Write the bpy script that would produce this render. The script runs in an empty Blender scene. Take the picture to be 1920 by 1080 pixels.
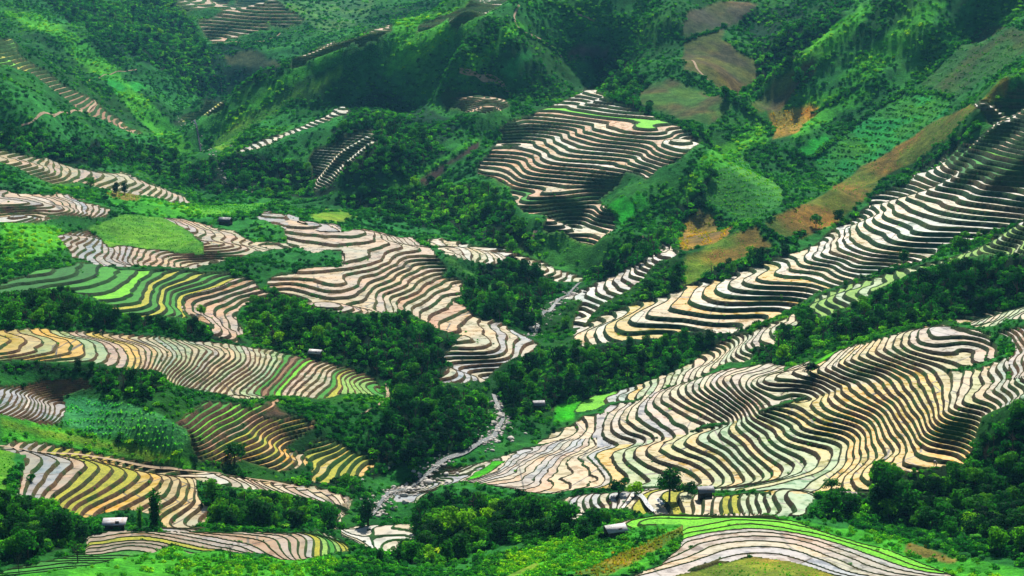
import bpy, math, random, time
import numpy as np
from mathutils import Vector

T0 = time.time()
rng = np.random.default_rng(11)
random.seed(11)
SC = bpy.context.scene
R = math.radians

# ------------------------------------------------------------------ camera
CAM_PITCH_DEG = 10.5
cd = bpy.data.cameras.new('camera'); cam = bpy.data.objects.new('camera', cd); SC.collection.objects.link(cam)
cd.sensor_width = 36; cd.lens = 36 * 3400 / 1920; cd.clip_start = 1; cd.clip_end = 8000
cam.rotation_euler = (R(90 - CAM_PITCH_DEG), 0, 0)
SC.camera = cam

# ------------------------------------------------------------------ sky and sun (sun stands behind the hills, a little to the right)
SUN_AZ, SUN_EL = R(9), R(46)
w = bpy.data.worlds.new('World'); SC.world = w; w.use_nodes = True
nt = w.node_tree; bg = nt.nodes['Background']
sky = nt.nodes.new('ShaderNodeTexSky'); sky.sky_type = 'NISHITA'; sky.sun_disc = False
sky.sun_elevation = SUN_EL; sky.sun_rotation = SUN_AZ; sky.altitude = 1200; sky.air_density = 1.0; sky.dust_density = 0.6
nt.links.new(sky.outputs[0], bg.inputs[0]); bg.inputs[1].default_value = .05
sd = bpy.data.lights.new('sun', 'SUN'); sd.energy = 5.0; sd.angle = R(.5); sd.color = (1, .95, .86)
so = bpy.data.objects.new('sun', sd); SC.collection.objects.link(so)
so.rotation_euler = (R(90) - SUN_EL, 0, R(180) - SUN_AZ)
SC.view_settings.view_transform = 'Standard'; SC.view_settings.look = 'None'
SC.view_settings.exposure = 0.82; SC.view_settings.gamma = 1
SC.cycles.max_bounces = 5; SC.cycles.diffuse_bounces = 2; SC.cycles.glossy_bounces = 2
SC.cycles.transmission_bounces = 2; SC.cycles.transparent_max_bounces = 4
SC.cycles.caustics_reflective = False; SC.cycles.caustics_refractive = False
SC.cycles.use_denoising = True


# ---- camera (photo pixel frame 1920x1080) ----
PITCH = math.radians(10.5)
FPX = 3400.0
# crop frames used while tracing: name -> (x0, y0, zoom)
CROP = {'A0': (0, 0, 3), 'A1': (640, 0, 3), 'A2': (1280, 0, 3), 'B0': (0, 360, 3), 'B1': (640, 360, 3),
        'B2': (1280, 360, 3), 'C0': (0, 720, 3), 'C1': (640, 720, 3), 'C2': (1280, 720, 3),
        'P1': (1120, 700, 4.8), 'P2': (1520, 700, 4.8), 'P3': (1520, 590, 4.8), 'P4': (1120, 590, 4.8),
        'P5': (720, 780, 4.8), 'I': (0, 0, 1)}


def ray(px, py):
    """horizontal unit direction (x, y) and rise per metre of ground distance for a photo pixel"""
    px = np.asarray(px, float); py = np.asarray(py, float)
    cx = (px - 960) / FPX; cy = (540 - py) / FPX
    X = cx; Y = math.cos(PITCH) + cy * math.sin(PITCH); Z = -math.sin(PITCH) + cy * math.cos(PITCH)
    h = np.hypot(X, Y)
    return X / h, Y / h, Z / h


def project(x, y, z):
    c, s = math.cos(PITCH), math.sin(PITCH)
    d = y * c - z * s
    u = y * s + z * c
    return 960 + FPX * x / d, 540 - FPX * u / d, d


def tr(text):
    """'P1 340,625 200,655 / P2 10,20' -> photo pixels"""
    out = []
    for piece in text.split('/'):
        w = piece.split(); x0, y0, s = CROP[w[0]]
        for p in w[1:]:
            a, b = p.split(','); out.append((x0 + float(a) / s, y0 + float(b) / s))
    return out


# every field: h0 = height of level 0 (camera at 0), step = height of one terrace, lips = traced outer edges
FIELDS = {}


def l2z(f, lv):
    m = f.get('zmap')
    if m:
        return np.interp(lv, [a for a, b in m], [b for a, b in m])
    return f['h0'] + np.asarray(lv, float) * f['step']


def z2l(f, z):
    m = f.get('zmap')
    if m:
        return np.interp(z, [b for a, b in m], [a for a, b in m])
    return (np.asarray(z, float) - f['h0']) / f['step']


def field(key, h0, step, lips, outline, **kw):
    FIELDS[key] = dict(h0=h0, step=step, outline=tr(outline), lips=[(float(k), tr(t)) for k, t in
                       (ln.split(':') for ln in lips.strip().splitlines() if ln.strip())], **kw)


field('F1', -137, .8, """
-22: P5 40,660 150,640 300,600
-16: P5 500,650 700,590 850,540 1000,450
-11: P5 900,560 1100,450 1300,350 1450,320
-9: P5 1050,590 1200,540 1350,450 1400,380
-6.5: P5 1260,640 1440,560 1540,400 1640,340
-4: P5 1390,700 1560,560 1660,400 1760,335
-2: P5 1590,710 1680,560 1760,420 1820,340
0: P1 340,625 200,655 100,710 60,790 80,850 150,960
2: P1 470,600 310,660 250,730 255,800 330,850 480,950
4: P1 650,570 480,660 440,710 470,740 560,775 790,850 900,930 950,1010
6: P1 840,540 720,610 690,650 740,690 860,730 1000,790 1080,860 1110,920 1090,1010
8: P1 970,510 895,570 890,590 960,640 1080,690 1190,790 1270,880 1290,940 1260,1000
10: P1 1130,470 1080,530 1100,555 1200,620 1300,700 1400,810 1490,910 1490,960
12: P1 1290,420 1240,460 1260,510 1350,590 1450,700 1560,800 1640,860 1610,910
14: P1 1430,350 1405,410 1440,470 1560,590 1680,670 1800,740 1860,800 1830,860 1700,940 1420,1010 1150,1045
16: P1 1620,300 1580,360 1590,410 1680,520 1800,600 1920,650 / P2 60,640 180,680 190,740 150,800 0,910 -300,1000 -600,1060
18: P1 1790,240 1730,310 1740,370 1830,440 / P2 0,520 180,545 330,545 355,640 360,790 300,890 160,1000 80,1050
21: P2 60,190 10,250 20,310 100,370 200,430 350,460 430,500 450,620 470,760 480,800 430,850 300,920
23: P2 230,150 170,220 180,280 300,330 420,380 520,430 600,560 640,640 700,720 560,870
25: P2 410,110 345,190 370,240 500,300 600,350 660,450 720,580 810,680 760,750
27: P2 560,80 520,150 560,210 690,290 760,390 850,470 940,600 950,680 900,750 980,790 1150,770 1390,715
29: P2 700,50 645,120 680,180 780,240 850,360 905,440 1000,540 1150,640 1300,660 1480,610
32: P2 960,30 905,90 940,170 1050,290 1090,390 1080,440 1150,510 1300,520 1430,520
34: P2 1150,10 1060,80 1080,150 1150,250 1155,340 1180,410 1300,440 1480,440
36: P2 1310,0 1300,100 1250,250 1210,320 1260,370 1380,420 1530,410
38: P2 1440,30 1390,150 1370,240 1400,320 1500,370 1600,370
39: P2 1520,60 1500,150 1450,250 1470,290 1600,340 1800,320
40: P2 1720,60 1620,130 1590,200 1610,260 1700,290 1840,260
42: P2 1790,70 1760,140 1800,180 1920,190
""", 'P5 0,660 250,590 480,450 650,460 1000,370 1250,290 1500,240 1920,200 / P1 0,680 340,622 760,552 1130,465 1340,370 1530,320 1850,215 / P2 0,190 230,145 560,75 830,25 1160,-30 1500,-50 1750,-150 1800,-60 1750,50 2100,-20 2100,190 1850,260 1620,360 1540,400 1480,600 1400,790 900,870 620,780 540,880 540,1030 400,1060 280,1010 / P1 1900,1080 1050,1060 980,1010 800,1010 600,1010 0,1040 / P5 1500,720 1250,700 1150,680 950,640 700,600 480,660 330,730 300,790 120,760', zmap=[(-30, -143.6), (0, -137), (70, -81)])

field('F2', -137, .8, """
-3: P5 1370,240 1560,210 1700,180 1760,80
0: P4 190,840 150,850 100,920 50,970 80,990
2: P4 320,780 260,850 200,930 230,1010 290,1080
4: P4 440,730 370,810 340,870 370,930 440,970 500,1030 560,1080
6: P4 560,670 510,730 500,800 560,840 620,900 720,1000 800,1060
8: P4 690,630 650,690 645,750 700,780 780,830 870,890 1000,960 1100,990
10: P4 830,590 800,640 790,690 850,710 930,790 1000,800 1130,860 1230,930
14: P4 1060,540 1010,600 1000,660 1070,680 1180,740 1300,850
17: P4 1280,520 1190,590 1180,650 1220,700 1420,860
20: P4 1500,550 1400,620 1385,670 1440,740 1560,790
22: P4 1620,530 1540,620 1530,690 1640,770
24: P4 1740,500 1640,620 1650,680
26: P3 230,350 130,460 120,530 190,560 240,640
28: P3 350,310 230,430 230,490 330,550 430,620
30: P3 450,280 340,390 340,440 420,480 520,520 660,580
32: P3 560,240 460,340 460,390 540,430 680,500 830,540
34: P3 650,210 600,290 600,340 680,390 800,430 880,470 940,520
36: P3 780,180 740,240 750,300 850,350 880,370 1000,410 1130,460 1120,490
37: P3 870,160 815,220 830,270 890,320 1050,390 1200,430 1180,480
38: P3 960,130 900,190 910,240 1000,290 1100,330 1250,300 1400,350 1440,430
40: P3 1050,110 990,190 1010,220 1100,250 1180,210 1450,200 1600,245
""", 'P5 1350,250 1450,190 1500,130 1700,60 1780,0 1920,-30 / P4 0,900 100,820 200,790 300,775 560,665 860,575 1130,497 1500,445 1700,430 1680,500 1920,400 / P3 0,460 180,360 400,290 780,175 1000,105 1200,95 1400,120 1620,180 1620,245 1700,290 1700,350 1600,400 1440,440 1000,540 700,590 440,635 150,690 0,720 / P4 1700,770 1400,880 1250,950 1000,1000 800,1075 560,1110 / P1 340,622 0,680 / P5 1500,240')

field('F1B', -137, .8, """
2: C1 1240,660 1260,710 1280,775
4: C1 1330,640 1320,690 1360,750
6: C1 1420,630 1400,660 1430,700
8: C1 1510,620 1500,650 1540,690
13: C1 1700,640 1740,700 1800,740
15: C2 0,670 40,720
18: C2 160,650 180,720
21: C2 320,640 370,735
23: C2 410,620 410,660 450,740
25: C2 520,605 550,690 610,740
27: C2 640,600 640,660 690,730
""", 'C1 1235,650 1330,625 1500,605 1700,590 1900,575 / C2 60,620 180,632 400,620 650,600 780,595 700,690 690,735 560,745 440,738 0,735 / C1 1800,740 1700,735 1600,690 1400,710 1330,775 1280,780')

field('F3', -132, 1.4, """
0: B1 1420,740 1330,790 1310,830 1350,865
3: B1 1620,660 1500,740 1480,790 1530,830 1700,835 1820,815
6: B1 1840,600 1740,650 1730,690 1800,710 1920,710 / B2 100,735 350,740
8: B2 90,540 45,580 50,620 120,650 300,660 560,655
10: B2 240,490 185,530 200,565 330,590 500,590 620,595
12: B2 400,440 345,480 370,520 520,535 750,555
14: B2 560,400 520,440 540,470 720,480 830,520
16: B2 690,350 650,390 680,420 820,430 950,500
18: B2 790,280 745,340 770,380 900,410 1100,440
20: B2 870,210 830,280 840,340 1000,400 1230,415
23: B2 1000,150 935,200 950,260 1100,330 1350,370
25: B2 1060,80 1030,150 1040,190 1150,240 1350,290 1460,290
27: B2 1110,10 1095,70 1120,120 1250,180 1380,235 1600,235
31: A2 1400,940 1350,990 1380,1050 / B2 1330,20 1500,80 1700,110 1920,130
34: A2 1490,890 1460,930 1520,990 1650,1050 1800,1080 1920,1085
37: A2 1560,860 1530,900 1600,950 1750,990 1920,1010
40: A2 1680,780 1670,810 1720,860 1840,890 1920,905
43: A2 1775,705 1760,755 1825,800 1920,810
46: A2 1850,650 1840,700 1880,730 1920,755
49: A2 1650,580 1640,600 1690,640 1780,665 1920,690
50: A2 1740,590 1880,635 1950,655
52: A2 1830,540 1950,580
""", 'B1 1300,820 1330,770 1500,685 1700,615 1900,555 / B2 0,535 250,475 400,415 640,335 740,300 860,205 960,155 1055,55 1060,10 / A2 1250,1030 1350,940 1500,860 1640,790 1740,720 1690,640 1620,590 1660,560 1760,560 1900,480 2100,440 2100,1230 / B2 2000,130 1880,190 1700,230 1600,290 1470,295 1420,345 1330,410 1170,435 900,515 760,560 560,680 380,755 280,800 0,790 / B1 1800,825 1500,840 1350,870', zmap=[(-8, -141), (0, -132), (12, -117.5), (23, -107.5), (31, -96.5), (40, -80.5), (50, -66.5), (60, -52)])

field('F9', -137, .8, """
-2: P4 -200,880 -100,840 0,800 100,690
0: P4 40,900 130,830 170,720
2: P4 340,790 330,720 420,630
5: P4 590,680 590,590 640,540
8: P4 780,600 760,560 830,480
11: P4 930,540 920,490 1050,420 1130,330
14: P4 1190,420 1180,360 1240,290
16: P4 1380,400 1260,370 1260,290 1310,200
18: P4 1390,320 1330,310 1320,240 1390,180
20: P4 1580,260 1470,220 1500,170 1560,110
23: P4 1800,100 1720,60 1770,0
""", 'P4 -420,870 -200,760 0,700 150,670 400,590 560,520 800,440 1000,330 1120,260 1200,240 1210,200 1400,180 1450,120 1620,60 1720,-10 1800,-30 1820,100 1700,110 1620,130 1620,200 1600,300 1400,300 1400,400 1330,430 1150,440 920,550 800,590 620,640 330,760 120,790 0,850 -200,880')

field('F10', -118, 1.2, """
0: B2 770,575 700,640 740,700
2: B2 870,550 770,640 840,690
5: B2 1020,510 930,590 1000,620
8: B2 1200,470 1170,510 1250,490
11: B2 1400,410 1340,450 1420,430
15: B2 1640,330 1600,350 1700,330
18: B2 1780,270 1760,330 1870,340
21: B2 1860,210 1840,260 1920,290
24: B2 1930,160 1900,200 1960,240
""", 'B2 700,640 760,575 1000,500 1200,455 1450,395 1620,330 1720,300 1740,260 1850,200 1940,150 2050,150 2050,340 1870,355 1700,350 1600,370 1440,430 1200,500 1000,620 880,660 840,695 740,705')

field('F8', -131, 1.2, """
-2: B1 1340,720 1310,760
0: B1 1380,660 1350,700
1: B1 1420,640 1340,610 1260,600
3: B1 1500,590 1450,550 1430,540
5: B1 1600,550 1540,510 1540,480
7: B1 1690,480 1640,460 1660,430
9: B1 1740,430 1690,420 1720,390
11: B1 1830,380 1800,350 1810,300
""", 'B1 1220,600 1400,540 1530,475 1700,400 1740,360 1790,360 1790,290 1830,300 1900,340 1890,380 1800,400 1760,430 1700,500 1610,560 1460,640 1400,700 1360,760 1290,770 1310,700 1360,620')

field('F4', -125, 1.3, """
3.5: B1 1420,290 1330,230 1260,215
5.4: B1 1490,240 1400,190 1330,190
8.5: B1 1550,210 1490,110 1400,80 1250,110
10.8: B1 1460,60 1310,60 1190,120
12.7: B1 1350,25 1220,35 1000,40
13: A1 870,1000 940,1030 1100,1085
14.5: A1 790,960 900,960 980,1020 1150,1040 1300,1070
16: A1 780,910 930,920 1010,980 1200,1010 1400,1040 1500,1080
18: A1 800,870 980,880 1060,930 1200,960 1400,980 1560,1040
20: A1 850,830 1050,840 1120,880 1250,920 1500,950 1700,1000
22: A1 900,770 1080,775 1150,790 1250,860 1450,880 1650,900 1760,950
24: A1 950,730 1200,745 1250,780 1400,830 1600,850 1800,920
26: A1 990,690 1200,710 1290,720 1400,770 1600,800 1800,870 1880,890
28: A1 1050,665 1200,670 1300,680 1400,720 1600,760 1800,810 1900,845
30: A1 1180,620 1350,640 1450,610 1660,675 1800,725 1920,770
32: A1 1290,575 1400,590 1470,590
34: A1 1400,500 1480,550
""", 'A1 1430,480 1480,540 1500,570 1700,620 1900,700 2020,800 1900,900 1800,930 1720,1000 1600,970 1560,1040 / B1 1450,40 1530,110 1555,210 1480,250 1430,310 1330,280 1260,230 1140,220 1130,190 1170,140 1000,105 980,60 / A1 960,1070 880,1010 770,970 770,920 860,820 900,770 890,720 940,680 1180,590 1380,490')

field('L2', -104.5, .5, """
0: B0 -60,790 0,800 45,830 0,865 -60,880
-2: B0 120,795 210,820 220,850 150,890 0,930
-4: B0 230,785 340,820 385,860 340,910 150,950
-6: B0 330,775 480,830 550,890 510,940 430,965
-8: B0 430,775 580,840 655,900 650,950 600,985
-10: B0 530,780 680,850 755,930 750,990
-12: B0 620,785 740,850 820,940 830,1000
-14: B0 720,790 810,850 880,930 880,990
-16: B0 800,800 900,870 930,940 900,1000
-18: B0 870,810 950,870 1000,930 940,1010
-20: B0 950,815 1050,880 1050,930 1000,990 940,1060
-23: B0 1050,825 1130,880 1180,890 1100,980 960,1080
-26: B0 1200,840 1260,890 1200,960 1060,1080
-29: B0 1330,860 1350,920 1250,1010 1180,1080
-32: B0 1440,880 1440,930 1330,1050
-35: B0 1530,890 1545,930 1480,1020 / C0 1350,70
-38: B0 1640,920 1590,980 / C0 1450,50
-41: B0 1730,970 1650,1050 / C0 1570,50
-44: B0 1850,980 1790,1070 / C0 1710,75
-47: B0 1950,1000 / C0 1870,30 1800,80
-50: B0 2050,1020 / C1 80,40 70,75
-54: C1 200,20 230,70
""", 'B0 -120,770 0,772 200,768 600,788 900,812 1200,838 1500,876 1620,900 1760,940 1850,960 1950,985 2080,1030 2140,1100 / C1 240,75 150,70 0,75 / C0 1780,85 1640,70 1340,75 1000,0 / B0 900,1040 880,1000 700,990 520,965 380,960 0,945 -120,940')

field('L1', -116, .7, """
0: C0 60,340 150,385 150,440 110,540 85,620
-2: C0 170,340 300,400 305,440 240,530 190,640
-4: C0 290,350 460,420 465,470 400,560 290,670
-6: C0 390,370 600,460 600,520 540,580 400,660 350,700
-8: C0 520,400 725,480 740,560 640,620 450,760
-10: C0 640,410 880,510 880,570 770,650 660,710
-12: C0 760,430 1010,530 1010,590 940,670 850,750
-14: C0 900,450 1110,530 1120,660 1050,720 910,800
-17: C0 1080,480 1240,520 1180,640 1150,760
-20: C0 1250,510 1450,570
-23: C0 1450,540 1600,590 1560,620
-26: C0 1650,590 1750,640
-29: C0 1830,620 1900,670
""", 'C0 0,345 60,325 200,325 420,365 560,385 800,430 1000,470 1200,485 1500,530 1920,610 2000,650 1920,680 1750,650 1600,610 1450,590 1300,570 1110,530 1130,640 1190,700 1200,740 1150,810 1010,830 900,810 900,740 660,710 450,770 350,710 300,670 90,630 150,400 0,370')

field('L0', -116, .4, """
0: C0 490,870 700,820 1000,870 1300,930 1450,970
-2: C0 600,820 900,830 1200,870 1400,900 1560,990
-4: C0 950,815 1300,840 1500,860 1600,910 1650,985
-6: C0 1300,825 1500,835 1640,850 1690,920 1700,1000
-8: C0 1600,830 1740,850 1780,920 1750,990
-10: C0 1780,840 1830,880 1820,950
1: C0 480,900 700,860 900,880
4: C0 480,960 600,910 760,900 860,920
8: C0 130,1030 300,985 500,980
10: C0 50,1060 280,1020 420,1020
""", 'C0 480,850 640,815 900,820 1300,828 1780,830 1920,880 1980,940 1820,960 1700,1010 1580,1000 1480,960 1200,930 1060,960 960,900 860,950 640,980 620,1000 420,1030 100,1080 -60,1080 60,1030 300,980 480,950')

field('R0', -112, .4, """
-1: C2 -100,1020 200,930 430,910 800,980 1000,1080
-2: C2 -100,1000 200,890 400,870 800,940 1100,1050
-3: C2 -150,990 200,870 400,850 800,920 1200,1060
-4: C2 -150,960 100,860 400,825 750,870 1000,960 1250,1040
-5: C2 -150,930 100,840 350,800 700,850 1000,930 1350,1060
-7: C2 -150,850 100,800 350,775 700,810 1000,890 1400,1020
-8: C2 -150,800 100,770 350,750 600,770 1000,860 1450,1010
-9: C1 1600,760 1800,735 / C2 0,745 200,738 420,738
""", 'C1 1480,830 1600,765 1800,735 / C2 0,740 240,738 430,738 600,760 830,830 1100,910 1350,1000 1560,1085 1100,1130 900,1090 600,1000 400,970 200,1000 0,1060 / C1 1700,1120 1600,1080 1800,1000 1920,900 1920,800 1800,790 1600,800')

field('L3E', -116, .9, """
3: B1 0,290 160,280 220,230 120,215
2: B1 0,350 150,340 170,300 260,290
0: B1 255,270 250,400 160,440 40,510
-2: B1 340,280 340,420 270,450 100,560 0,600
-4: B1 400,300 440,420 350,470 180,580 60,640
-5: B1 470,300 520,430 400,480 220,590
-6: B1 560,460 420,530 280,620
-8: B1 610,480 480,560 340,650
-9: B1 660,500 520,580 390,670
-10: B1 670,550 500,640 440,710
-11: B1 640,600 540,670 480,740
-12: B1 730,660 600,700 570,770
-13: B1 720,710 650,750 690,800
-14: B1 810,710 800,760 840,830 620,880
-15: B1 850,720 890,790 880,860 600,900
-16: B1 890,750 950,830 940,880 760,930 580,930
-17: B1 950,770 1030,860 960,910
-18: B1 1010,800 1100,850 900,980 760,1050
""", 'B1 -300,150 -80,220 130,200 220,215 300,250 400,250 480,300 600,430 560,470 660,490 690,540 640,600 730,650 770,705 860,710 1000,785 1120,850 1080,890 900,980 800,1070 600,1080 540,1075 580,1000 640,960 570,925 620,860 690,800 560,775 440,720 380,670 320,650 300,680 0,660 / B0 1700,620 1500,520 1500,490 1740,410 1920,410 / B1 0,400 0,300 -150,330 -300,300 -320,250')

field('L3G', -117, .9, """
0: B1 560,330 640,370
-2: B1 640,310 690,380
-4: B1 720,320 760,385
-6: B1 820,330 850,400
-9: B1 930,330 940,370
-11: B1 1050,370 1040,400
-13: B1 1160,400 1150,470
-15: B1 1230,440 1220,500
-17: B1 1330,480 1320,505
""", 'B1 480,265 580,270 720,290 900,305 950,330 1010,350 1150,390 1200,420 1360,475 1365,500 1220,505 1150,475 1130,430 1000,390 940,375 860,410 640,370 560,335')

field('L3B', -105, .6, """
0: B0 340,240 420,300 410,330
-2: B0 440,225 510,290 560,320 470,400
-4: B0 520,260 610,310 600,350 660,400
-6: B0 670,310 660,370 700,405
-8: B0 740,320 720,370 750,405
-10: B0 840,320 760,380 790,420
-12: B0 940,335 880,390 900,430
-14: B0 1040,360 950,400 960,435
-17: B0 1150,380 1080,430
-8: B0 900,135 1000,160 1060,210 1130,300 1200,375
-10: B0 1010,150 1150,230 1200,280 1290,300 1210,380
-12: B0 1130,170 1280,240 1340,320 1230,390
-14: B0 1300,220 1450,330 1400,340
-16: B0 1550,290 1560,320
""", 'B0 310,240 480,215 520,235 620,300 850,320 1020,345 1140,360 1130,290 1060,210 900,135 1010,145 1130,165 1240,210 1300,215 1420,270 1640,285 1920,300 1920,330 1760,310 1500,330 1400,345 1240,400 1100,430 950,440 780,420 560,405 400,370 390,330')

field('L3A', -97, .6, """
0: B0 0,40 120,70 100,130
-1: B0 0,20 200,60 180,130
-3: B0 280,50 300,130
-5: B0 370,50 390,130
-7: B0 440,60 450,130
-9: B0 520,75 510,130
-11: B0 590,85 570,125
-2: B0 0,150 60,165 0,180
-6: B0 130,140 230,155 250,150
""", 'B0 0,-15 200,0 380,20 450,45 560,70 620,90 600,125 400,135 240,135 330,150 0,190 -100,190 -100,0')

field('L3C', -106, .8, """
0: B0 470,400 300,490 50,530 -50,560
-1: B0 560,410 380,510 180,560
-2: B0 660,440 500,530 380,540
-3: B0 760,460 650,540 480,570
-4: B0 820,480 740,560 600,605
-5: B0 920,455 800,580 610,640
-6: B0 1000,455 850,570 800,650 640,665
-7: B0 1090,450 900,560 880,650
-9: B0 1200,465 960,570 950,680
-10: B0 1310,470 1000,590 1010,690
""", 'B0 0,510 200,440 450,395 560,400 800,440 1000,450 1300,455 1330,480 1170,550 1040,590 1030,650 1060,695 850,690 640,670 560,610 380,540 200,560 -40,570')

field('L3D', -115, .9, """
0: B0 1360,480 1170,560 1035,595 1030,650 1110,700
-1: B0 1410,500 1200,580 1080,615 1080,665 1200,740 1190,780
-2: B0 1440,540 1220,610 1150,650 1210,730 1260,790
-3: B0 1470,560 1330,610 1225,665 1250,740 1310,790
-4: B0 1510,570 1350,640 1280,680 1290,740 1330,820
-6: B0 1400,650 1340,700 1370,800
""", 'B0 1330,475 1420,490 1460,540 1520,565 1350,650 1330,700 1370,790 1330,835 1190,800 1190,750 1090,700 1020,650 1030,590 1170,550')

field('L4', -92, 1.1, """
0: A0 20,855 40,890 0,920
-2: A0 140,880 160,920 90,945
-4: A0 230,900 245,950 170,970
-6: A0 300,920 295,975 240,985
-8: A0 370,940 380,985 290,1015
-10: A0 490,960 470,1010 430,1030
-12: A0 600,975 560,1040 530,1070
-15: A0 760,985 800,1030 740,1080
-18: A0 880,1040 / B0 890,30
-21: B0 980,0 1000,40 950,65
-23: B0 1060,30 1080,60
""", 'A0 -100,800 0,830 300,900 450,945 700,975 800,1010 950,1070 / B0 1040,20 1090,70 1000,75 820,30 640,0 / A0 450,1030 290,1020 150,970 0,905 -100,890')

field('HL', -63, 2.05, """
4: A0 0,250 60,215 / A0 -40,280
2: A0 0,300 70,250
0: A0 20,350 90,290
-3: A0 130,390 160,340
-6: A0 230,460 270,430
-9: A0 310,520 350,490
-12: A0 410,590 450,550
-15: A0 500,640 540,570
-17: A0 570,680 600,610
-19: A0 650,710 670,660
-22: A0 770,750 790,730
""", 'A0 -60,230 60,210 100,290 170,340 300,440 400,500 540,560 640,640 720,700 810,750 760,755 600,690 480,650 400,600 280,510 160,420 60,375 -60,370')

field('F6', -110.3, 1.08, """
0: A0 1320,865 1340,850 1350,845
5: A0 1490,825 1480,790 1500,775
10: A0 1640,750 1640,720 1660,715
15: A0 1800,690 1800,655 1830,650
19: A0 1910,640 1910,610 1930,600
""", 'A0 1315,860 1400,815 1550,755 1700,700 1920,600 1960,590 1960,620 1900,650 1740,720 1600,780 1500,830 1340,870')
field('F6B', -118, 1.15, """
0: A0 1755,1060 1778,1035 1800,1010
4: A0 1830,1000 1795,960
8: A0 1900,960 1865,930
12: A1 20,920 10,885
15: A1 90,870 60,845
18: A1 130,840 110,810
21: A1 170,800 150,770
""", 'A0 1750,1070 1780,1000 1730,880 1760,850 1920,790 / A1 60,750 150,710 200,740 180,810 100,880 0,960 / A0 1850,1050')

field('F5', -43, .7, """
0: A1 620,80 625,150
3: A1 680,70 680,140
6: A1 740,30 760,100
9: A1 800,10 820,70
12: A1 850,-20 890,40
-4: A1 530,110 550,170
-8: A1 420,180 440,150
""", 'A1 410,180 440,130 560,80 700,30 780,-30 900,-60 960,-20 960,10 900,40 800,80 700,130 640,170 610,150 600,100 520,150')

field('F7', -86, .8, """
0: A1 600,600 700,620 770,640 770,590
3: A1 580,550 700,580 800,630 810,570
6: A1 570,520 700,555 820,600 850,560
10: A1 600,500 720,530 800,545
4: A1 900,610 860,570
7: A1 930,590 880,550
""", 'A1 560,540 600,490 750,510 850,540 890,530 960,580 900,610 800,640 720,630 600,600')

field('FT', -76, 2.4, """
0: A0 1190,245 1380,195 1520,140 1500,120
3: A0 1150,190 1330,150 1440,100 1400,80
6: A0 1130,130 1250,100 1370,60
2: A0 1570,155 1700,120
6: A0 1560,100 1600,85 1500,20
10: A0 1440,80 1400,50 1330,40
8: A0 1180,30 1280,40 1270,10
12: A0 1040,30 1100,20
""", 'A0 980,0 1020,-60 1250,-60 1290,20 1320,30 1340,-60 1480,-60 1580,30 1720,110 1600,160 1500,120 1520,150 1390,200 1200,245 1140,190 1110,120 1270,50 1060,60')

field('L5', -111, .4, """
0: C0 30,40 70,60 20,110
-2: C0 120,60 110,110 70,150 20,180
-4: C0 190,80 180,110 110,170
-6: C0 240,100 170,180
-8: C0 240,110 220,170 210,220
-10: C0 300,90 300,150 260,220
-12: C0 370,130 330,200
""", 'C0 -60,20 30,20 150,10 240,-10 480,-30 520,10 380,60 350,80 375,140 320,230 240,230 0,180 -60,170')

field('L6', -117, .9, """
0: C0 1160,90 1010,220
-2: C0 1240,100 1060,240
-4: C0 1350,130 1160,260
-6: C0 1570,90 1370,200 1230,280
-8: C0 1490,190 1330,280
-10: C0 1640,180 1470,280 1430,310
-12: C0 1760,220 1570,350
-14: C0 1520,350 1440,440
-16: C0 1600,380 1540,470
-18: C0 1690,400 1650,470
-19: C0 1720,420 1710,470
-6: C0 1140,300 1080,330
-8: C0 1240,310 1120,400
-10: C0 1340,350 1250,430
""", 'C0 990,220 1150,85 1350,100 1400,130 1570,80 1580,95 1480,180 1640,175 1780,205 1760,240 1600,350 1700,380 1730,440 1710,475 1600,490 1430,450 1360,420 1250,440 1120,410 1080,330 1060,260')
field('L7', -133, .9, """
2: C0 1790,305 1690,385
0: C0 1900,330 1760,430
-2: C0 1840,420 1810,460
-3: C0 1800,480 1760,550
-4: C1 70,390 0,480
-5: C1 130,400 40,500
-6: C1 190,430 100,510
""", 'C0 1680,385 1790,300 1910,320 1980,380 / C1 200,400 210,440 120,520 0,510 / C0 1850,560 1760,555 1760,440')
field('L8', -136, .2, """
0: C1 30,640 40,700
7: C1 0,830 100,820 170,860 180,930
11: C1 230,810 280,870 210,910 240,950
4: C1 340,890 270,930 280,965
9: C1 400,800 440,860
16: C1 0,900 100,950 200,990
""", 'C1 -60,620 30,630 80,650 20,740 0,760 / C1 -60,830 60,805 260,795 420,800 440,870 350,890 290,970 250,965 200,930 100,900 0,860')
field('F11', -110, .9, """
0: P3 1440,20 1360,80
3: P3 1540,30 1460,100
6: P3 1640,20 1580,90
9: P3 1770,20 1700,70
12: P3 1920,10 1850,50
""", 'P3 1270,0 1400,-20 1700,-40 1980,-70 2020,40 1760,60 1700,110 1540,120 1380,90 1330,60')
field('F12', -103, .8, """
0: P3 1750,400 1850,350 1820,260
2: P3 1810,550 1900,470
4: P3 1830,640 1870,580 1960,560
1: P3 1840,180 1780,150
3: P3 1900,200 1850,130
""", 'P3 1660,170 1770,130 1880,110 2050,110 2050,680 1880,680 1820,620 1800,560 1760,400 1840,280 1780,190')

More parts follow.
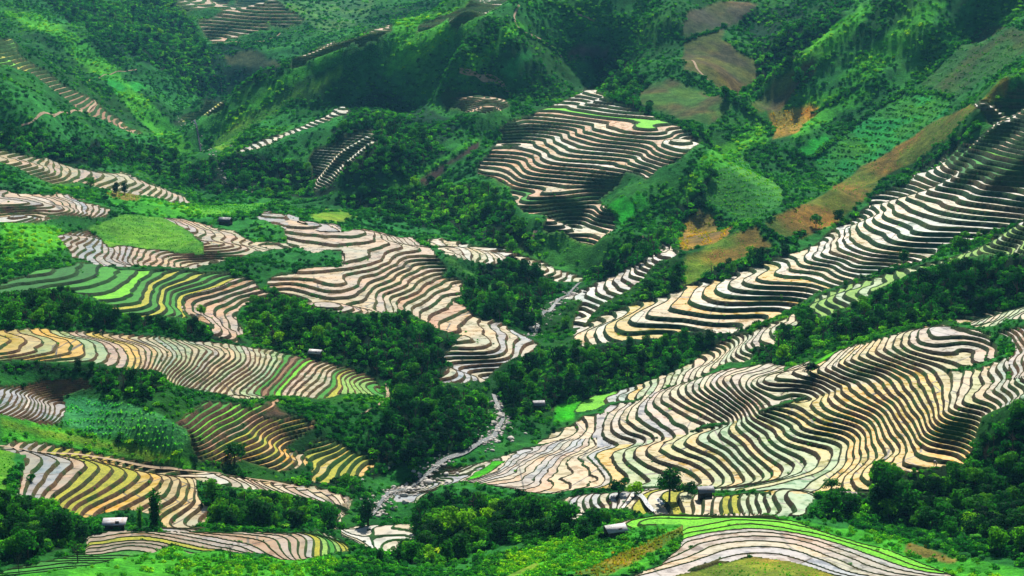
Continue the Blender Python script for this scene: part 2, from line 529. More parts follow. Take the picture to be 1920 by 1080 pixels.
field('F13', -70, .88, """
0: A0 1650,380 1645,350
4: A0 1730,345 1735,312
8: A0 1810,312 1800,280
14: A0 1920,262 1920,236
18: A1 110,240 110,205
27: A1 285,150 280,140
""", 'A0 1630,380 1650,330 1740,293 1800,260 1920,226 / A1 60,210 110,190 290,130 295,152 200,210 100,250 60,240 / A0 1920,272 1810,320 1740,350 1660,390')
field('F14', -117, 1.2, """
0: A0 970,690 1060,650 1150,625
1: A0 1000,695 1150,640 1240,620
3: A0 1140,600 1280,595
5: A0 1160,575 1270,572
""", 'A0 955,692 1050,645 1140,610 1150,555 1230,560 1290,575 1250,620 1120,660 1010,705')
field('L3H', -111, .5, """
0: B0 1500,120 1640,150 1700,180
-2: B0 1660,215 1760,225 1900,215
-4: B0 1680,265 1780,270 1920,265
""", 'B0 1430,150 1480,110 1650,125 1700,165 1920,180 1920,272 1760,272 1660,250 1600,200')


# loose control points of the untilled land: photo x, photo y, ground distance
LAND = """
1290,500,700 1370,465,710 1440,430,720 1500,392,745 1560,350,772 1630,310,800 1700,272,822 1800,215,840 1900,140,858 1980,90,868
1300,530,680 1380,490,690 1480,460,690
1400,360,800 1350,400,782 1310,430,775 1340,340,830 1440,330,855 1380,310,850 1260,440,785
1700,230,915 1600,300,888 1500,330,872 1850,130,925 1900,90,938 1640,230,925 1760,180,928 1550,300,892 1900,40,975
1400,190,960 1480,130,995 1560,70,1025 1640,0,1055 1700,-60,1060
1460,240,930 1500,210,960 1560,260,938 1650,170,968 1750,80,995 1850,0,1025 1950,-60,1050
1300,200,965 1250,120,1030 1350,130,1040 1250,40,1110 1400,60,1130 1150,90,1050 1300,-30,1190 1420,120,1085 1480,60,1110 1220,180,985 1340,230,930
1500,-20,1180 1100,-40,1160
1420,230,975 1440,260,950 1330,300,895 1250,430,782 1180,480,738 1180,440,760 1400,205,980 1330,270,915
760,250,985 850,200,1005 900,100,1045 1000,60,1065 1050,100,1035 1000,0,1130 950,150,1015 1000,130,1020 1080,150,990 960,10,1110
700,330,920 800,330,905 880,330,890 850,260,945 780,380,890 700,290,955 640,330,945 900,380,850 940,440,815 870,400,850 600,340,955
560,330,965 480,330,985 520,290,1010 420,310,1020 640,360,930 730,370,905
375,240,1100 430,198,1105 545,127,1115 620,85,1130 740,30,1160 800,-20,1190 480,163,1110 680,58,1145 
400,300,1010 500,230,1040 600,180,1052 700,130,1075 800,60,1120 860,10,1160 430,260,1030 640,130,1090 560,170,1065 480,240,1045 
740,100,1090 700,200,1018 780,150,1055 
0,0,1160 100,50,1190 200,110,1215 300,150,1245 385,190,1290 -80,-50,1140
0,150,1000 100,200,1010 200,220,1110 60,300,880 0,240,900 250,250,1130 150,280,960 280,290,1060 0,60,1110 100,120,1110 200,160,1150 300,200,1200 340,230,1190 50,180,985
260,310,1000 330,300,1040 300,330,985 180,300,985
200,60,1460 300,100,1430 380,130,1410 450,160,1390 500,60,1510 400,20,1570 500,0,1630 600,100,1430 640,30,1590 750,10,1610 100,0,1560 250,-40,1720 100,40,1490 520,110,1430 450,185,1370 400,180,1380 250,110,1410 700,60,1530 560,30,1560
500,-40,1800 700,-40,1850 250,-80,2000 50,-60,1760
740,430,800 850,450,775 900,470,768 1000,480,745 660,395,850 560,380,900
420,385,850 520,395,830 300,380,830 620,400,815 200,350,850 740,400,830 500,440,735 560,470,690 420,470,690
680,520,660 800,520,690 900,520,695 960,560,650 900,580,640 960,600,635 1000,640,610 870,540,665 1000,560,660
100,450,660 50,430,670 20,480,640 150,420,690 250,440,690 300,430,700
60,560,570 150,600,540 300,600,545 50,620,520 250,630,520 400,640,530 500,600,570 600,560,600 560,610,560 460,650,540
560,650,530 650,600,575 700,650,556 780,720,550 830,660,584 700,700,535 850,600,620 780,620,590 640,680,525 760,660,560 700,560,615
100,690,465 200,700,470 20,700,455 250,760,462 330,790,460 200,840,425 230,790,448 300,820,440 360,720,485 130,780,448 400,860,432 320,850,430
450,730,488 550,760,480 650,770,485 700,820,485 780,760,512 760,820,490 700,880,470 820,820,490 840,760,520 880,800,505 640,890,460 560,880,452 860,720,545
560,930,430 480,920,425 620,960,425 700,990,415 500,970,400 400,990,390 600,990,405
100,960,382 40,930,388 200,1000,370 60,1000,352 150,1020,345 20,1050,330
850,930,450 900,1000,392 1000,960,400 800,960,425 1080,1000,370 1200,960,398 1120,960,392 1000,1010,372 860,1060,362 950,1050,355 740,1000,410 760,1050,372 650,1050,350 550,1060,338 620,1030,360
1100,1040,340 1000,1070,335 1200,1010,355 1150,990,365 1180,1050,330 1080,1070,325 850,980,405
1700,960,395 1650,1000,372 1750,1000,375 1800,920,410 1850,860,428 1900,800,436 1880,960,395 1900,1000,372 1600,970,385 1560,950,385 1800,1040,345 1900,1060,340 1700,1030,345 1850,1000,368
1300,1080,318 1500,1070,318 1700,1100,312 1100,1120,305 800,1120,310 500,1120,312 200,1120,312 0,1120,308 1950,1120,312
1600,640,548 1750,540,586 1400,650,574 1850,500,596 1700,600,560 1800,560,570 1900,530,575 1550,660,545 1480,640,568 1650,600,568 1900,590,560 1640,560,585 1520,620,570
1200,680,576 1100,720,564 1060,680,586 1160,650,592 1300,650,590 1250,670,578 1040,700,580 960,720,560 1000,740,548 1350,630,596 900,710,570 1000,690,590
1150,600,640 1200,570,660 1120,560,670 1250,530,680 1180,560,672 1060,640,610 1020,660,600 1300,490,705 1100,590,648
1020,780,540 1000,800,528 1020,830,512 960,860,488
"""
# river bed: photo x, photo y, height
RIVER = "690,985,-142 705,960,-141.2 735,920,-140.5 800,888,-140 870,858,-139.6 925,825,-139.2 945,785,-138.6 925,750,-138 930,715,-137 980,670,-136 1005,625,-134.6 1030,590,-133.6 1060,560,-132 1092,528,-130 1060,500,-127.5 980,466,-124.5 900,435,-123.5 800,408,-123 700,392,-122.5 600,375,-122 500,362,-121.6 420,345,-121.2 380,305,-120.5 345,268,-120 330,252,-119.7 370,232,-119 420,205,-118"
# guard points out of sight: photo x, distance, height
GUARD = """
0,930,-112 120,940,-114 250,950,-117 350,920,-121 480,930,-123 600,950,-124
400,1250,-115 500,1260,-108 600,1300,-98 700,1320,-88 800,1350,-72 450,1200,-116
100,1330,-95 200,1330,-92 0,1300,-78 300,1330,-95
900,1300,-50 1000,1300,-45 1100,1300,-38 1300,1350,-34 1500,1300,-40 1700,1250,-34 1900,1200,-30
1450,1020,-92 1520,1040,-84 1400,1010,-86 1580,1060,-76
1600,960,-80 1700,985,-68 1800,1010,-55
1480,770,-112 1560,790,-106 1640,800,-100 1720,810,-92 1820,815,-82 1920,820,-72 1400,760,-114
300,540,-112 100,520,-108 500,560,-119
1000,1700,-20 1400,1700,-6 1900,1600,0 500,2200,-20 0,2200,-10 1000,2300,-5 1900,2300,5 1500,2300,0 -500,1500,-40 -500,1000,-80 -500,600,-100 -500,350,-110 2500,400,-110 2500,600,-95 2500,850,-60 2500,1200,-20 -500,2200,0 2500,2200,5
-300,280,-112 960,270,-112 2200,270,-110 500,250,-112 1500,250,-110
"""


# sharp spurs: height, half width, then photo x, photo y, ground distance along the crest
RIBS = """
6 45 380,262,1092 430,198,1105 545,127,1117
6 34 400,280,1030 440,235,1050 545,170,1068 640,122,1096 760,60,1118 860,10,1157
8 34 1400,195,975 1480,130,1000 1560,70,1030 1640,0,1060 1700,-60,1090
8 34 1500,320,905 1560,260,940 1650,170,970 1750,80,1000 1850,0,1030
8 50 -60,-30,1140 0,0,1160 100,50,1190 200,110,1215 300,150,1245 385,190,1290
3 24 1290,500,700 1440,430,720 1560,350,772 1700,272,822 1900,140,858
5 26 640,330,945 720,270,965 800,200,1010 900,120,1045 1000,60,1065
5 22 1130,130,1010 1250,40,1110 1320,-30,1180
"""


def control_points():
    P, W = [], []
    for key, f in FIELDS.items():
        for lv, pts in f['lips']:
            z = float(l2z(f, lv))
            for i, (a, b) in enumerate(pts):
                ux, uy, t = ray(a, b)
                D = z / t
                P.append((ux * D, uy * D, z)); W.append(.6 if key in ('F5', 'F7', 'F4') else 2.5 if key == 'FT' else .15)
    for w in LAND.split():
        a, b, D = map(float, w.split(','))
        ux, uy, t = ray(a, b); P.append((ux * D, uy * D, t * D)); W.append(1.)
    for w in RIVER.split():
        a, b, z = map(float, w.split(','))
        ux, uy, t = ray(a, b); D = z / t; P.append((ux * D, uy * D, z)); W.append(.3)
    for w in GUARD.split():
        a, D, z = map(float, w.split(','))
        ux, uy, t = ray(a, 540); P.append((ux * D, uy * D, z)); W.append(1.5)
    P = np.array(P); W = np.array(W)
    keep = np.ones(len(P), bool); trac = np.where((W == .15) | (W == .6) | (W == 2.5))[0]
    for i in np.where(W == 1.)[0]:
        d = np.hypot(*(P[trac, :2] - P[i, :2]).T); dz = np.abs(P[trac, 2] - P[i, 2])
        if ((d < 45) & (dz > .75 * d + 1)).any() or (d < 4).any():
            keep[i] = False
    return P[keep], W[keep]


class Spline:
    """smooth multiquadric surface through the control points"""
    C2 = .12 ** 2

    def __init__(self, P, W, lam=.02):
        self.xy = P[:, :2] / 100.; n = len(P)
        d2 = ((self.xy[:, None] - self.xy[None]) ** 2).sum(2)
        K = -np.sqrt(d2 + self.C2)
        K += np.diag(lam * W)
        A = np.zeros((n + 3, n + 3)); A[:n, :n] = K
        A[:n, n] = A[n, :n] = 1; A[:n, n + 1:] = self.xy; A[n + 1:, :n] = self.xy.T
        self.w = np.linalg.solve(A, np.r_[P[:, 2], 0, 0, 0])

    def __call__(self, x, y):
        sh = np.shape(x); q = np.c_[np.ravel(x), np.ravel(y)] / 100.
        out = np.empty(len(q)); n = len(self.xy)
        a2 = (self.xy ** 2).sum(1)
        for i in range(0, len(q), 8000):
            c = q[i:i + 8000]
            d2 = (c ** 2).sum(1)[:, None] + a2[None] - 2 * c @ self.xy.T
            np.maximum(d2, 0, out=d2)
            out[i:i + 8000] = -np.sqrt(d2 + self.C2) @ self.w[:n] + self.w[n] + c @ self.w[n + 1:]
        return out.reshape(sh)


# ================================================================== helpers
COL = SC.collection


def hash2(ix, iy, seed):
    h = (ix.astype(np.int64) * 374761393 + iy.astype(np.int64) * 668265263 + seed * 974634543) & 0xffffffff
    h = ((h ^ (h >> 13)) * 1274126177) & 0xffffffff
    return ((h ^ (h >> 16)) & 0xffff) / 65535.


def vnoise(x, y, seed=0):
    ix, iy = np.floor(x), np.floor(y); fx, fy = x - ix, y - iy
    fx = fx * fx * (3 - 2 * fx); fy = fy * fy * (3 - 2 * fy)
    a = hash2(ix, iy, seed); b = hash2(ix + 1, iy, seed); c = hash2(ix, iy + 1, seed); d = hash2(ix + 1, iy + 1, seed)
    return (a + (b - a) * fx + (c - a) * fy + (a - b - c + d) * fx * fy) * 2 - 1


def fbm(x, y, seed=0, octs=4):
    s = 0; a = 1.
    for o in range(octs):
        s = s + a * vnoise(x * 2 ** o, y * 2 ** o, seed + o); a *= .5
    return s


def in_poly(x, y, poly):
    r = np.zeros(np.shape(x), bool); n = len(poly)
    for i in range(n):
        x1, y1 = poly[i]; x2, y2 = poly[(i + 1) % n]
        if y1 == y2:
            continue
        r ^= ((y1 > y) != (y2 > y)) & (x < (x2 - x1) * (y - y1) / (y2 - y1) + x1)
    return r


def mesh_obj(name, V, F, mat=None, parent=None, col=None, smooth=False, matidx=None, mats=None):
    """V (n,3), F (m,3) or (m,4) or list of both"""
    me = bpy.data.meshes.new(name)
    if not isinstance(F, (list, tuple)):
        F = [F]
    F = [np.asarray(f, np.int64) for f in F if len(f)]
    V = np.asarray(V, np.float32)
    me.vertices.add(len(V)); me.vertices.foreach_set('co', V.ravel())
    loops = np.concatenate([f.ravel() for f in F]); sizes = np.concatenate([np.full(len(f), f.shape[1]) for f in F])
    me.loops.add(len(loops)); me.loops.foreach_set('vertex_index', loops.astype(np.int32))
    me.polygons.add(len(sizes))
    me.polygons.foreach_set('loop_start', np.r_[0, np.cumsum(sizes)[:-1]].astype(np.int32))
    me.polygons.foreach_set('loop_total', sizes.astype(np.int32))
    if smooth:
        me.polygons.foreach_set('use_smooth', np.ones(len(sizes), bool))
    if matidx is not None:
        me.polygons.foreach_set('material_index', np.asarray(matidx, np.int32))
    if col is not None:
        a = me.color_attributes.new('Col', 'FLOAT_COLOR', 'POINT')
        c = np.ones((len(V), 4), np.float32); c[:, :3] = col
        a.data.foreach_set('color', c.ravel())
    for m in (mats or ([mat] if mat else [])):
        me.materials.append(m)
    me.update(calc_edges=True)
    o = bpy.data.objects.new(name, me); COL.objects.link(o)
    if parent:
        o.parent = parent
    return o


def tag(o, label=None, cat=None, group=None, kind=None):
    if label: o['label'] = label
    if cat: o['category'] = cat
    if group: o['group'] = group
    if kind: o['kind'] = kind
    return o


def empty(name, loc=(0, 0, 0), rz=0):
    o = bpy.data.objects.new(name, None); COL.objects.link(o); o.location = loc; o.rotation_euler = (0, 0, rz)
    o.empty_display_size = .5
    return o


def copy_tree(o, parent=None):
    c = o.copy(); COL.objects.link(c)
    if parent: c.parent = parent
    for ch in list(o.children):
        copy_tree(ch, c)
    return c


class NT:
    """small node helper"""
    def __init__(self, name):
        self.m = bpy.data.materials.new(name); self.m.use_nodes = True; self.t = self.m.node_tree
        self.t.nodes.clear(); self.out = self.n('ShaderNodeOutputMaterial')

    def n(self, typ, **kw):
        x = self.t.nodes.new(typ)
        for k, v in kw.items():
            if k.startswith('i_'):
                x.inputs[k[2:].replace('_', ' ')].default_value = v
            else:
                setattr(x, k, v)
        return x

    def l(self, a, b):
        self.t.links.new(a, b)

    def noise(self, scale, detail=3, rough=.55, vec=None):
        x = self.n('ShaderNodeTexNoise'); x.inputs['Scale'].default_value = scale
        x.inputs['Detail'].default_value = detail; x.inputs['Roughness'].default_value = rough
        self.l(vec or self.pos(), x.inputs['Vector']); return x.outputs['Fac']

    def pos(self):
        if not hasattr(self, '_pos'):
            self._pos = self.n('ShaderNodeNewGeometry').outputs['Position']
        return self._pos

    def ramp(self, fac, stops):
        x = self.n('ShaderNodeValToRGB'); e = x.color_ramp.elements
        while len(e) < len(stops): e.new(.5)
        for k, (p, c) in zip(e, stops):
            k.position = p; k.color = (*c, 1) if len(c) == 3 else c
        self.l(fac, x.inputs[0]); return x.outputs[0]

    def mix(self, fac, a, b, typ='MIX'):
        x = self.n('ShaderNodeMix', data_type='RGBA', blend_type=typ)
        for s, v in ((0, fac), (6, a), (7, b)):
            if hasattr(v, 'is_output'): self.l(v, x.inputs[s])
            else: x.inputs[s].default_value = v if not isinstance(v, tuple) else (*v, 1)[:4]
        return x.outputs[2]

    def done(self, shader):
        self.l(shader, self.out.inputs[0]); return self.m

    def principled(self, col, rough=.8, spec=.3, bump=None, strength=.5, dist=.1):
        p = self.n('ShaderNodeBsdfPrincipled')
        if hasattr(col, 'is_output'): self.l(col, p.inputs['Base Color'])
        else: p.inputs['Base Color'].default_value = (*col, 1)
        if hasattr(rough, 'is_output'): self.l(rough, p.inputs['Roughness'])
        else: p.inputs['Roughness'].default_value = rough
        p.inputs['Specular IOR Level'].default_value = spec
        if bump is not None:
            b = self.n('ShaderNodeBump'); b.inputs['Strength'].default_value = strength; b.inputs['Distance'].default_value = dist
            self.l(bump, b.inputs['Height']); self.l(b.outputs[0], p.inputs['Normal'])
        return p


# ================================================================== materials
def mat_ground():
    t = NT('hill grass and earth')
    c = t.n('ShaderNodeVertexColor', layer_name='Col').outputs[0]
    f = t.ramp(t.noise(.22, 6, .65), [(.3, (.45, .5, .5)), (.5, (.95, .95, .95)), (.72, (1.7, 1.55, 1.3))])
    c = t.mix(1., c, f, 'MULTIPLY')
    g = t.ramp(t.noise(1.6, 4, .7), [(.32, (.55, .6, .6)), (.6, (1.25, 1.2, 1.1))])
    c = t.mix(1., c, g, 'MULTIPLY')
    c = t.mix(1., c, t.ramp(t.noise(.022, 3, .6), [(.34, (.55, .72, .8)), (.5, (1, 1, 1)), (.66, (1.6, 1.15, .8))]), 'MULTIPLY')
    p = t.principled(c, .95, .03, t.noise(.9, 6, .7), .9, .9)
    return t.done(p.outputs[0])


def mat_water():
    t = NT('muddy paddy water')
    oc = t.n('ShaderNodeObjectInfo').outputs['Color']
    m = t.ramp(t.noise(.055, 4, .6), [(.35, (.56, .66, .62)), (.5, (.72, .71, .66)), (.65, (.82, .68, .46))])
    c = t.mix(1., oc, m, 'MULTIPLY')
    m2 = t.ramp(t.noise(.35, 4, .6), [(.3, (.88, .87, .85)), (.55, (1.03, 1.03, 1.03))])
    c = t.mix(1., c, m2, 'MULTIPLY')
    sp = t.ramp(t.noise(1.9, 5, .75), [(.36, (.55, .5, .42)), (.46, (1, 1, 1))])
    pk = t.ramp(t.noise(.09, 3, .6), [(.5, (0, 0, 0)), (.62, (1, 1, 1))])
    c = t.mix(pk, c, t.mix(1., c, sp, 'MULTIPLY'))
    # single paddies along a step: each its own tone, parted by a narrow mud bund
    mp = t.n('ShaderNodeMapping'); t.l(t.pos(), mp.inputs[0]); mp.inputs['Scale'].default_value = (1, 1, 7)
    vo = t.n('ShaderNodeTexVoronoi', feature='F1'); vo.inputs['Scale'].default_value = .04; t.l(mp.outputs[0], vo.inputs['Vector'])
    c = t.mix(1., c, t.ramp(vo.outputs['Color'], [(.2, (.84, .93, .9)), (.5, (1, 1, 1)), (.8, (1.06, .98, .86))]), 'MULTIPLY')
    ve = t.n('ShaderNodeTexVoronoi', feature='DISTANCE_TO_EDGE'); ve.inputs['Scale'].default_value = .04; t.l(mp.outputs[0], ve.inputs['Vector'])
    c = t.mix(t.ramp(ve.outputs['Distance'], [(.006, (1, 1, 1)), (.012, (0, 0, 0))]), c, (.09, .07, .035))
    r = t.n('ShaderNodeMapRange'); t.l(t.noise(.3, 4, .6), r.inputs[0])
    r.inputs[1].default_value = .35; r.inputs[2].default_value = .7; r.inputs[3].default_value = .14; r.inputs[4].default_value = .8
    p = t.principled(c, r.outputs[0], .26, t.noise(1.3, 4, .6), .04, .04)
    return t.done(p.outputs[0])


def mat_crop():
    t = NT('young rice and crops')
    oc = t.n('ShaderNodeObjectInfo').outputs['Color']
    m = t.ramp(t.noise(.35, 5, .65), [(.3, (.6, .65, .6)), (.5, (1, 1, 1)), (.7, (1.35, 1.2, .9))])
    c = t.mix(1., oc, m, 'MULTIPLY')
    m2 = t.ramp(t.noise(2.2, 3, .7), [(.35, (.6, .65, .6)), (.6, (1.2, 1.2, 1.1))])
    c = t.mix(1., c, m2, 'MULTIPLY')
    p = t.principled(c, .85, .2, t.noise(2.5, 4, .7), .8, .4)
    return t.done(p.outputs[0])


def mat_bank():
    t = NT('grassy earth bank')
    oc = t.n('ShaderNodeObjectInfo').outputs['Color']
    m = t.ramp(t.noise(.4, 6, .7), [(.33, (.45, .42, .4)), (.5, (.95, .95, .95)), (.7, (1.5, 1.6, 1.2))])
    c = t.mix(1., oc, m, 'MULTIPLY')
    g = t.ramp(t.noise(.13, 4, .6), [(.48, (0, 0, 0)), (.62, (1, 1, 1))])
    c = t.mix(g, c, (.028, .085, .018))
    p = t.principled(c, .95, .1, t.noise(1.8, 6, .75), 1., .8)
    return t.done(p.outputs[0])


def mat_leaf(name, stops, transl=.3):
    t = NT(name)
    rnd = t.n('ShaderNodeObjectInfo').outputs['Random']
    c = t.ramp(rnd, stops)
    isl = t.n('ShaderNodeNewGeometry').outputs['Random Per Island']
    c = t.mix(1., c, t.ramp(isl, [(0, (.45, .5, .5)), (.6, (1, 1, 1)), (1, (1.7, 1.6, 1.2))]), 'MULTIPLY')
    c = t.mix(1., c, t.ramp(t.noise(.022, 3, .6), [(.36, (.36, .56, .7)), (.5, (1, 1, 1)), (.64, (2.2, 1.35, .6))]), 'MULTIPLY')
    d = t.principled(c, .75, .04)
    tr = t.n('ShaderNodeBsdfTranslucent')
    c2 = t.mix(1., c, (1.3, 1.6, .5), 'MULTIPLY'); t.l(c2, tr.inputs[0])
    mx = t.n('ShaderNodeMixShader'); mx.inputs[0].default_value = transl
    t.l(d.outputs[0], mx.inputs[1]); t.l(tr.outputs[0], mx.inputs[2])
    return t.done(mx.outputs[0])


def mat_simple(name, col, rough=.8, spec=.3, nscale=2., amt=.35, bump=.4):
    t = NT(name)
    f = t.ramp(t.noise(nscale, 5, .65), [(.3, tuple(c * (1 - amt) for c in col)), (.7, tuple(min(1, c * (1 + amt)) for c in col))])
    return t.done(t.principled(f, rough, spec, t.noise(nscale * 2, 4), bump, .1).outputs[0])


def mat_stream(name='rushing stream water', k=0.):
    t = NT(name)
    f = t.noise(3., 6, .8)
    c = t.ramp(f, [(.48 - k, (.02, .035, .04)), (.58 - k, (.09, .11, .11)), (.7 - k, (.6, .61, .6))])
    return t.done(t.principled(c, .4, .2, f, .5, .4).outputs[0])


def mat_roof(name, col, streak):
    t = NT(name)
    tc = t.n('ShaderNodeTexCoord').outputs['Object']
    wv = t.n('ShaderNodeTexWave', wave_type='BANDS', bands_direction='X'); wv.inputs['Scale'].default_value = 3.2
    t.l(tc, wv.inputs['Vector'])
    f = t.ramp(t.noise(.9, 5, .7, tc), [(.35, streak), (.55, col), (.75, tuple(min(1, c * 1.2) for c in col))])
    return t.done(t.principled(f, .5, .4, wv.outputs['Fac'], .6, .06).outputs[0])


M_GROUND, M_WATER, M_CROP, M_BANK, M_STREAM = mat_ground(), mat_water(), mat_crop(), mat_bank(), mat_stream()
M_FALL = mat_stream('white falling water', .17)
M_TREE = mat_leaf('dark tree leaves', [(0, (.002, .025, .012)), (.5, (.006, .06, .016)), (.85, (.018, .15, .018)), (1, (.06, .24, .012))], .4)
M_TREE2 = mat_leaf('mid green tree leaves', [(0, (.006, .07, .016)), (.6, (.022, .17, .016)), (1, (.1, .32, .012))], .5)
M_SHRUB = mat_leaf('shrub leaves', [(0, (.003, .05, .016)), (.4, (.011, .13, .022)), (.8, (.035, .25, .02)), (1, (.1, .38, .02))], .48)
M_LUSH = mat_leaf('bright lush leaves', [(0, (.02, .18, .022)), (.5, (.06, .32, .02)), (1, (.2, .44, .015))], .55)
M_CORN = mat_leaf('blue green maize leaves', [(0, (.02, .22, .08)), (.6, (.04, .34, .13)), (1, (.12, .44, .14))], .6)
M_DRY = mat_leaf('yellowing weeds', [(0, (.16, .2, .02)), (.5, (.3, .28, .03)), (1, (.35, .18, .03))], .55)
M_BARK = mat_simple('bark', (.09, .065, .045), .9, .1, 3.)
M_TWIG = mat_simple('bare twigs', (.07, .055, .045), .9, .1, 3.)
M_ROCK = mat_simple('pale river rock', (.46, .42, .37), .85, .25, .8)
M_PATH = mat_simple('trodden earth path', (.34, .25, .16), .95, .1, .7)
M_WOOD = mat_simple('dark plank wall', (.06, .045, .035), .9, .1, 2.)
M_TIN = mat_roof('rusty tin sheets', (.48, .49, .52), (.38, .26, .2))
M_WHITE = mat_roof('pale sheet roof', (.5, .49, .48), (.34, .3, .27))
M_SLATE = mat_roof('grey shingle roof', (.2, .2, .22), (.13, .13, .14))
M_DARK = mat_roof('dark blue grey roof', (.045, .055, .075), (.03, .035, .05))
M_RUST = mat_roof('brown roof', (.16, .09, .085), (.1, .06, .055))



